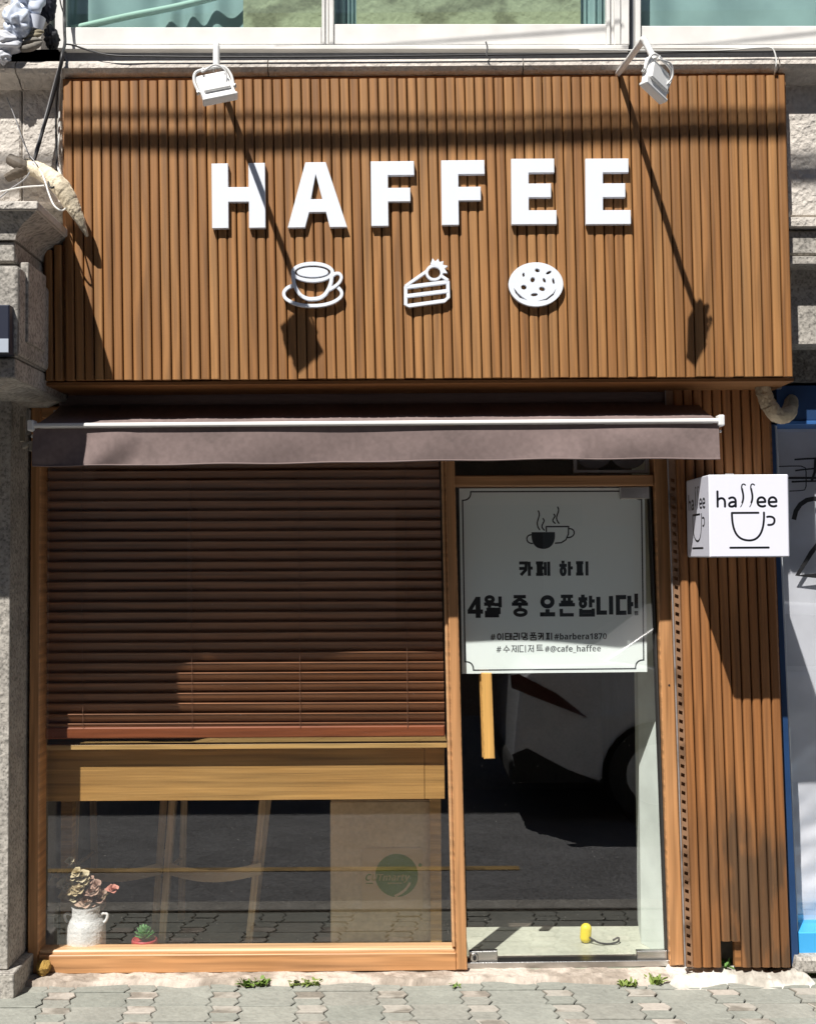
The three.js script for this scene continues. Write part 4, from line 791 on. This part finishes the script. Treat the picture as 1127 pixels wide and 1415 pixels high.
// ---------------------------------------------------------------- neighbour's blue shopfront
{
  const g = thing('blue_shopfront', 'neighbouring shopfront with blue trim and white filmed glass', 'shopfront', V(1.9, 0.05, 0));
  const z = 0.0;
  part(g, 'sign_band', ext([[1072, 533], [1500, 528], [1500, 578], [1073, 581]], 0.05, 0.1), blueM);
  part(g, 'sign_band_lip', ext([[1073, 581.5], [1500, 578.5], [1500, 584], [1073, 587]], 0.06, 0.26), mat([0.03, 0.12, 0.34], 0.5));
  part(g, 'blue_post', ext([[1064, 586], [1069.8, 586], [1103.5, 1335], [1092, 1335]], 0.05, 0.12), blueM);
  part(g, 'grey_post', ext([[1070, 587.5], [1073, 587.5], [1102.5, 1288], [1098.5, 1288]], 0.02, 0.22), mat([0.5, 0.52, 0.54], 0.5));
  part(g, 'bottom_panel', ext([[1102.6, 1288.5], [1500, 1284], [1500, 1317], [1103.4, 1319]], 0.03, 0.24, { bevel: 0.004 }), skyBlueM);
  part(g, 'sill_stone', ext([[1097, 1346], [1101, 1324], [1300, 1321], [1500, 1321], [1500, 1346]], 0.09, 0.2, { bevel: 0.012 }), graniteM);
  part(g, 'pane', paneGeo([[1073, 587], [1500, 584], [1500, 1287], [1102, 1288]], -0.085), glassM);
  part(g, 'film', grid(60, 120, (u, v) => { const y = 584 + 704 * v, xl = 1072 + 30 * v, p = U(xl + (1500 - xl) * u, y, -0.105); const a = ss(0.56, 0.64, v); p.z -= 0.004 + a * (0.03 * vn(v * 17 + u * 3, u * 5 + v * 2, 4096, 4096, 6) + 0.016 * vn(v * 42 + u * 8, u * 9, 4096, 4096, 7)); return p; }), filmM, 'white film behind the glass, creased in its lower part');
  part(g, 'inner_wall', box(1.48, 3.5, 0, 2.6, -0.5, -0.3), interiorM);
  let zz = -0.082;
  const ink = (pts, w, closed) => { const s = strokePoly(pts, w, closed); zz += 0.0006; return part(g, 'lettering', ext(s.outer, zz, 0.0015, { bevel: 0, holes: closed ? [s.inner] : [] }), blackM); };
  ink([[1097, 635], [1112, 634], [1124, 633.5], [1180, 632]], 2.4); ink([[1126, 634], [1125, 652], [1121, 664]], 3.6); ink([[1098, 650.3], [1112, 648.5], [1124, 647.5]], 2.2);
  ink([[1088, 660.5], [1110, 660.5], [1180, 660]], 3.2); ink([[1093, 665.8], [1112, 665], [1180, 664]], 2.6);
  ink([[1072, 644.8], [1090, 644], [1106, 644], [1112, 646.5], [1113, 652], [1113, 672], [1111, 677], [1104, 678], [1090, 678.6]], 1.4);
  ink([[1096, 718], [1099, 706], [1105, 697], [1114, 691], [1124, 689], [1136, 691], [1147, 699], [1151, 712], [1147, 728], [1136, 744], [1120, 764], [1101, 795], [1125, 795.5], [1156, 795]], 6.5);
}
// ---------------------------------------------------------------- pipes, cables, bags, weeds
const tapeM = mat([0.62, 0.55, 0.42], 0.8, { map: grimeT, bumpMap: roughT, bumpScale: 0.008, gain: 1.2 });
{
  const a = thing('wrapped_pipe', 'cream tape-wrapped pipe stub drooping beside the signboard', 'pipe', U(48, 235, 0.390));
  part(a, 'pipe', taperTube([U(38, 229, 0.290), U(62, 240, 0.390), U(84, 258, 0.430), U(100, 284, 0.440), U(113, 309, 0.435), U(121, 327, 0.420)], [0.029, 0.03, 0.032, 0.034, 0.035, 0.031, 0.019, 0.006], 110, 16, 0.012, 11), tapeM);
  part(a, 'tie', tube(ell(74, 249, 6, 11, 12, 0, Math.PI * 2, 0.3).map(([x, y], i) => U(x, y, 0.435 + 0.03 * Math.sin(i / 12 * 6.28))), 0.004, 30, 6, true), blackM);
  part(a, 'clamp', taperTube([U(10, 246, 0.330), U(22, 240, 0.340), U(40, 232, 0.330)], [0.016, 0.02, 0.022], 16, 10, 0.06), mat([0.16, 0.13, 0.1], 0.8, { map: grimeT }));
  part(a, 'coupling', taperTube([U(14, 220, 0.330), U(26, 226, 0.340), U(42, 234, 0.330)], [0.022, 0.024, 0.021], 16, 12, 0.03), mat([0.2, 0.17, 0.14], 0.7, { map: grimeT }));
  const b = thing('wrapped_hose', 'beige tape-wrapped hose curling under the signboard corner', 'hose', U(1070, 580, 0.15));
  part(b, 'hose', taperTube([U(1050, 518, 0.16), U(1054, 540, 0.17), U(1061, 559, 0.17), U(1074, 574, 0.17), U(1086, 573, 0.15), U(1092, 560, 0.09), U(1092, 552, 0.03)], [0.03, 0.03, 0.031, 0.032, 0.031, 0.028, 0.026], 90, 14, 0.02, 12), mat([0.45, 0.37, 0.25], 0.85, { map: grimeT, bumpMap: roughT, bumpScale: 0.01, gain: 1.2 }));
  for (const [x, y, z, r] of [[1055, 541, 0.17, -0.35], [1062, 559, 0.17, -0.6]]) part(b, 'tape_band', tube(ell(x, y, 11, 3, 12, 0, Math.PI * 2, r).map(([px, py], i) => U(px, py, z + 0.03 * Math.sin(i / 12 * 6.28))), 0.002, 24, 5, true), mat([0.3, 0.24, 0.16], 0.9));
}
const blackCableM = mat([0.02, 0.02, 0.022], 0.5), whiteCableM = mat([0.68, 0.68, 0.66], 0.5), greyCableM = mat([0.34, 0.34, 0.35], 0.5);
const cable = (label, pts, r, m, group) => single('cable', label, 'cable', tube(pts.map(([x, y, z]) => U(x, y, z < 0.18 ? z : z + 0.09)), r, pts.length * 10, 6), m, group);
cable('thick black cable running down the white window post', [[89.5, -40, 0.1], [89, 30, 0.1], [90, 60, 0.18], [86, 76, 0.3], [84, 90, 0.3], [76, 125, 0.26], [62, 172, 0.24], [48, 220, 0.26], [40, 236, 0.27]], 0.006, blackCableM);
cable('thin black cable joining the thick one at the window post', [[80, -40, 0.1], [84, 4, 0.1], [89.5, 24, 0.1], [91, 55, 0.115]], 0.003, blackCableM);
cable('black cable sagging from the window post along the ledge', [[90, 61, 0.18], [100, 62, 0.2], [118, 68, 0.25], [150, 76, 0.285], [220, 78, 0.285], [420, 78.5, 0.285], [672, 76, 0.285], [900, 73, 0.285], [1180, 70, 0.285]], 0.0035, blackCableM);
cable('white cable hanging over the stone ledge at the end of the sign', [[86, 80, 0.295], [84, 100, 0.28], [83, 140, 0.2], [82, 190, 0.2], [80, 225, 0.21], [84, 242, 0.3]], 0.0045, whiteCableM);
cable('black cable hanging beside the white one at the end of the sign', [[88, 78, 0.298], [82, 108, 0.27], [78, 150, 0.2], [78, 195, 0.2], [79, 238, 0.22]], 0.0045, blackCableM);
cable('grey cable hanging loosely left of the white one', [[84, 84, 0.3], [74, 120, 0.25], [61, 168, 0.235], [50, 206, 0.25], [44, 232, 0.27], [36, 246, 0.27], [14, 262, 0.25], [-20, 290, 0.25]], 0.003, greyCableM);
cable('white cable looping under the wrapped pipe to the corbel', [[46, 224, 0.29], [56, 236, 0.33], [63, 252, 0.385], [68, 268, 0.4], [76, 285, 0.42], [84, 291, 0.42], [91, 288, 0.36]], 0.0035, whiteCableM);
cable('white cable crossing from the left to the wrapped pipe', [[-30, 270, 0.3], [0, 265, 0.31], [30, 259, 0.33], [62, 256.5, 0.36]], 0.0032, whiteCableM);
cable('white cord hooked over the ledge at the right end of the sign', [[800, 69, 0.288], [1000, 69.5, 0.288], [1050, 66, 0.287], [1066, 67, 0.289], [1071, 78, 0.292], [1071.5, 92, 0.292], [1069, 103, 0.25]], 0.003, whiteCableM);
cable('thin dark cable dropping across the stone wall above the pipe', [[10, 135, 0.2], [22, 165, 0.2], [36, 205, 0.22], [52, 228, 0.33]], 0.002, greyCableM);
cable('short black tie end sticking up from the ledge cable', [[671, 58, 0.25], [673, 66, 0.275], [672, 76, 0.288], [674, 80, 0.29]], 0.003, blackCableM);
// plastic bags and gloves piled on the ledge at the left
function lump(c, sx, sy, sz, amp, fr, sd, seg = 40) {
  const g = new THREE.SphereGeometry(1, seg, Math.floor(seg * 0.7)), p = g.attributes.position;
  for (let i = 0; i < p.count; i++) { const x = p.getX(i), y = p.getY(i), z = p.getZ(i), n = vn(x * fr + sd, y * fr + z * fr * 0.7 + sd * 2, 4096, 4096, sd), m = vn(x * fr * 2.7 + z * 3 + sd, y * fr * 2.7 + sd, 4096, 4096, sd + 3), r = 1 + amp * (2 * Math.abs(n - 0.5) * 2 - 1) + amp * 0.5 * (2 * m - 1); p.setXYZ(i, c.x + x * sx * r, c.y + y * sy * r, c.z + z * sz * r); }
  g.computeVertexNormals(); return g;
}
{
  const bagM = mat([0.6, 0.66, 0.78], 0.35, { map: satinT, gain: 1.15 }), bag2M = mat([0.68, 0.7, 0.76], 0.35, { map: satinT });
  single('plastic_bag', 'pale blue crumpled plastic bag heaped on the ledge beside the upstairs window', 'bag', [lump(U(38, 4, 0.320), 0.062, 0.08, 0.06, 0.2, 1.35, 5, 72), lump(U(26, 32, 0.360), 0.054, 0.07, 0.05, 0.2, 1.5, 8, 72)], bagM);
  single('plastic_bag', 'whitish plastic bag hanging over the corner of the stone ledge', 'bag', [lump(U(10, 60, 0.370), 0.06, 0.045, 0.05, 0.2, 1.4, 11, 72), lump(U(4, 78, 0.385), 0.03, 0.03, 0.02, 0.2, 2, 14, 48)], bag2M);
  single('paper_tub', 'white tub with a blue mark wedged in the pile of bags', 'tub', new THREE.CylinderGeometry(0.034, 0.026, 0.05, 20).rotateZ(-0.12).translate(...U(50, 33, 0.330)), mat([0.62, 0.66, 0.76], 0.5));
  const glM = mat([0.2, 0.185, 0.16], 0.9, { map: clothT });
  const finger = (pts, r) => taperTube(pts.map((p) => U(...p)), [r * 0.8, r, r, r * 0.9, r * 0.3], 18, 9, 0.05);
  single('work_glove', 'brown work glove lying under the plastic bags', 'glove', [finger([[30, 64, 0.340], [40, 58, 0.350], [50, 56, 0.360], [58, 55, 0.350]], 0.014), finger([[30, 68, 0.360], [42, 66, 0.370], [52, 62, 0.370], [58, 58, 0.360]], 0.014)], glM);
  single('work_glove', 'tan work glove resting on the brown one', 'glove', [finger([[34, 50, 0.330], [44, 47, 0.340], [54, 44, 0.340], [61, 44, 0.330]], 0.012), finger([[34, 53, 0.340], [46, 50, 0.350], [58, 47, 0.345]], 0.011)], mat([0.3, 0.26, 0.18], 0.9, { map: clothT }));
  single('dark_cloth', 'dark grey cloth bundled against the white window post', 'cloth', lump(U(72, 52, 0.260), 0.03, 0.045, 0.04, 0.18, 2.6, 21), mat([0.045, 0.047, 0.055], 0.9, { map: clothT }));
  single('dark_cloth', 'dark navy cloth standing above the tub beside the window post', 'cloth', lump(U(66, 6, 0.260), 0.036, 0.07, 0.04, 0.2, 2.8, 25), mat([0.03, 0.034, 0.055], 0.9, { map: clothT }));
  single('ledge_bracket', 'dark steel angle carrying the pile on the ledge', 'bracket', box(-2.0, U(76, 66, 0.340).x, U(40, 71.5, 0.28).y, U(40, 67, 0.340).y, 0.1, 0.3), mat([0.08, 0.085, 0.09], 0.6));
}
function weed(px, py, n, h, sp, label, y0 = 0.004) {
  const c = G(px, py, y0), gs = [];
  for (let i = 0; i < n; i++) {
    const a = rr(0, 6.28), L = h * rr(0.5, 1.1), w = rr(0.003, 0.007), tilt = rr(0.3, 1.2), bx = rr(-sp, sp), bz = rr(-0.02, 0.02);
    gs.push(grid(2, 4, (u, v) => { const t = v, wd = w * Math.sin(Math.PI * Math.min(0.98, 0.15 + 0.85 * (1 - t) * 0.9)) * 1.1; const o = L * t, ux = (u - 0.5) * 2 * wd, dx = Math.sin(tilt * (0.4 + 0.8 * t)) * o, dy = Math.cos(tilt * (0.4 + 0.8 * t)) * o; return V(c.x + bx + Math.cos(a) * dx - Math.sin(a) * ux, c.y - 0.004 + dy, c.z + bz + Math.sin(a) * dx + Math.cos(a) * ux); }));
  }
  single('weed', label, 'weed', gs, mat([[0.12, 0.2, 0.03], [0.1, 0.22, 0.045], [0.16, 0.22, 0.04]][Math.floor(rnd() * 3)], 0.7, { side: THREE.DoubleSide }), 'weeds in the pavement joints');
}
weed(351, 1360, 80, 0.034, 0.05, 'low weed tuft in the joint below the counter, away from the door');
weed(422, 1359, 90, 0.03, 0.06, 'wide low weed tuft in the joint below the cardboard box');
weed(868, 1360, 45, 0.027, 0.035, 'small flat weed in front of the door hinge');
weed(904, 1358, 45, 0.04, 0.024, 'upright little weed beside the white mortar patch');
weed(1113, 1346, 70, 0.07, 0.045, 'tall grassy weed at the foot of the blue shop');
weed(1001, 1338, 26, 0.05, 0.015, 'leafy weed growing out of the hole in the slatted wall', 0.03);
weed(160 + 470, 1362, 14, 0.018, 0.02, 'tiny weed tuft in front of the window post');
single('stone', 'lumpy yellow stone against the corner of the window frame', 'stone', lump(U(61, 1337, 0.03), 0.03, 0.03, 0.028, 0.14, 1.6, 33, 24), mat([0.55, 0.34, 0.08], 0.9, { map: grimeT, bumpMap: roughT, bumpScale: 0.006 }));

// ---------------------------------------------------------------- across the street: what the glass mirrors and what throws the wire shadows
{
  const zc = 1.8;
  const over = (pts, r, label) => single('overhead_cable', label, 'cable', tube(pts.map(([px, py]) => { const s = U(px, py, ZS), k = (zc - ZS) / SUN.z; return s.addScaledVector(SUN, k); }), r, 90, 8), blackCableM, 'overhead cables along the street');
  const far = (f) => [[-3400, f(-3400)], [-1500, f(-1500)], [-500, f(-500)], [86, f(86)], [250, f(250)], [420, f(420)], [590, f(590)], [750, f(750)], [920, f(920)], [1085, f(1085)], [1700, f(1700)], [2700, f(2700)], [4600, f(4600)]];
  const sag = (x) => -0.000004 * (x - 500) * (x - 500);
  over(far((x) => 189 + 9 * Math.exp(-(((x - 330) / 330) ** 2)) - 9 * ss(600, 1085, x) + sag(x)), 0.022, 'thick lower overhead cable whose shadow crosses the sign');
  over(far((x) => 190 - 4 * Math.exp(-(((x - 640) / 260) ** 2)) + 2 * ss(86, 300, x) - 8 * ss(700, 1085, x) + sag(x)), 0.017, 'thinner overhead cable twisting along the thick lower one');
  over(far((x) => 158 + 5 * Math.exp(-(((x - 600) / 350) ** 2)) - 3 * ss(700, 1085, x) + sag(x)), 0.009, 'thin upper overhead cable above the sign');
  const py = U(0, 0, ZS);
  for (const [px, lab] of [[-3400, 'concrete utility pole down the street past the stone pillar'], [4600, 'concrete utility pole up the street past the blue shop']]) {
    const s = U(px, 150, ZS).addScaledVector(SUN, (zc - ZS) / SUN.z);
    const p = thing('utility_pole', lab, 'utility pole', V(s.x, -0.1, zc));
    part(p, 'shaft', new THREE.CylinderGeometry(0.11, 0.17, 10, 24).translate(s.x, 4.9, zc), mat([0.4, 0.39, 0.37], 0.9, { map: plainT }));
    part(p, 'cross_arm', box(s.x - 0.9, s.x + 0.9, 8.6, 8.7, zc - 0.05, zc + 0.05), alumM);
  }
  const wire = (p, q, label) => single('drop_wire', label, 'wire', tube([p, q].map(([x, y]) => U(x, y, 0.05).addScaledVector(SUN, 0.75 / SUN.z)), 0.004, 6, 6), blackCableM, 'service wires crossing the facade');
  wire([380, 64], [860, 28], 'service wire whose shadow slants over the middle window rail'); wire([860, 68], [1300, 20], 'service wire whose shadow slants over the right window rail');
}
{ // parked car, seen mirrored in the door
  const X0 = 0.68, zn = 3.02, c = thing('parked_car', 'white sedan parked along the street facing away, mirrored in the door', 'car', V(X0 + 2.2, -0.1, zn + 0.88));
  const paint = mat([0.68, 0.69, 0.71], 0.28, { clearcoat: 1, clearcoatRoughness: 0.04 }), win = mat([0.015, 0.017, 0.02], 0.05), rub = mat([0.02, 0.02, 0.02], 0.85), red = mat([0.05, 0.006, 0.007], 0.15);
  const side = (pts, w, z, holes = []) => { const s = new THREE.Shape(pts.map(([x, y]) => new THREE.Vector2(X0 + x, y - 0.1))); for (const h of holes) s.holes.push(new THREE.Path(h.map(([x, y]) => new THREE.Vector2(X0 + x, y - 0.1)))); const g = new THREE.ExtrudeGeometry(s, { depth: w - 0.12, bevelEnabled: true, bevelThickness: 0.06, bevelSize: 0.05, bevelOffset: -0.05, bevelSegments: 4, curveSegments: 16 }); g.translate(0, 0, z + 0.06); return toCreasedNormals(g, 0.6); };
  const arch = (cx, n = 12) => Array.from({ length: n + 1 }, (_, i) => { const a = Math.PI * i / n; return [cx - 0.36 * Math.cos(a), 0.3 + 0.36 * Math.sin(a)]; });
  const a1 = arch(0.96).reverse(), a2 = arch(3.62).reverse();
  part(c, 'body', side([[0.0, 0.38], [0.02, 0.62], [0.06, 0.95], [0.16, 1.04], [0.7, 1.06], [1.2, 1.0], [3.0, 0.96], [3.9, 0.84], [4.4, 0.68], [4.5, 0.5], [4.46, 0.28], [3.98, 0.24], ...a2, [3.24, 0.24], [1.34, 0.24], ...a1, [0.58, 0.26], [0.1, 0.3]], 1.76, zn), paint);
  part(c, 'cabin', side([[0.55, 1.0], [1.15, 1.4], [1.7, 1.46], [2.3, 1.43], [3.2, 0.94]], 1.5, zn + 0.13), paint);
  for (const s of [0, 1]) { const z = s ? zn + 1.61 : zn + 0.118; part(c, 'side_window', [(() => { const sh = new THREE.Shape([[0.82, 1.03], [1.22, 1.33], [1.7, 1.38], [2.22, 1.35], [2.92, 1.0]].map(([x, y]) => new THREE.Vector2(X0 + x, y - 0.1))); const g = new THREE.ExtrudeGeometry(sh, { depth: 0.02, bevelEnabled: false }); g.translate(0, 0, z); return g; })()], win); }
  const lamp = (z) => { const sh = new THREE.Shape([[0.0, 0.9], [0.5, 0.7], [0.3, 0.86], [0.05, 0.99], [-0.005, 0.98]].map(([x, y]) => new THREE.Vector2(X0 + x, y - 0.1))); const g = new THREE.ExtrudeGeometry(sh, { depth: 0.02, bevelEnabled: false }); g.translate(0, 0, z); return g; };
  part(c, 'tail_light', lamp(zn - 0.012), red); part(c, 'tail_light', lamp(zn + 1.752), red);
  const wedge = (z) => { const sh = new THREE.Shape([[0.0, 0.46], [0.1, 0.5], [0.36, 0.36], [0.6, 0.27], [0.1, 0.28], [0.02, 0.36]].map(([x, y]) => new THREE.Vector2(X0 + x, y - 0.1))); return new THREE.ExtrudeGeometry(sh, { depth: 0.02, bevelEnabled: false }).translate(0, 0, z); };
  part(c, 'bumper_insert', wedge(zn - 0.006), rub); part(c, 'bumper_insert', wedge(zn + 1.746), rub);
  part(c, 'bumper_trim', box(X0 - 0.02, X0 + 0.5, 0.16, 0.34, zn + 0.02, zn + 1.74, 0.05), rub);
  for (const x of [0.96, 3.62]) for (const s of [0, 1]) {
    const z = zn + (s ? 1.62 : 0.14), w = part(c, 'wheel', new THREE.CylinderGeometry(0.315, 0.315, 0.21, 36).rotateX(Math.PI / 2).translate(X0 + x, 0.215, z), rub);
    part(w, 'rim', new THREE.CylinderGeometry(0.2, 0.2, 0.216, 24).rotateX(Math.PI / 2).translate(X0 + x, 0.215, z), steelM);
  }
}
{ // building across the street
  const z = 8.4, b = thing('opposite_building', 'dark brick walk-up across the street, mirrored faintly in the glass', 'building', V(0, -0.14, z + 2));
  part(b, 'wall', box(-22, 22, -0.14, 7.5, z, z + 6), mat([0.2, 0.135, 0.105], 0.9, { map: plainT }));
  part(b, 'roof', box(-22.2, 22.2, 7.5, 7.7, z - 0.2, z + 6.2), mat([0.2, 0.2, 0.21], 0.8));
  for (let i = -4; i <= 4; i++) for (const y of [0.9, 4.1]) {
    const x = i * 4.4 + 0.9, w = part(b, 'window', box(x - 1.1, x + 1.1, y, y + 1.4, z - 0.03, z + 0.02), mat([0.13, 0.1, 0.085], 0.6));
    part(w, 'pane', box(x - 1.04, x + 1.04, y + 0.06, y + 1.34, z - 0.04, z - 0.031), mat([0.02, 0.025, 0.03], 0.25));
  }
  part(b, 'door', box(1.5, 2.5, -0.14, 2.0, z - 0.05, z + 0.02), mat([0.1, 0.12, 0.13], 0.5));
}

renderer.render(scene, camera);
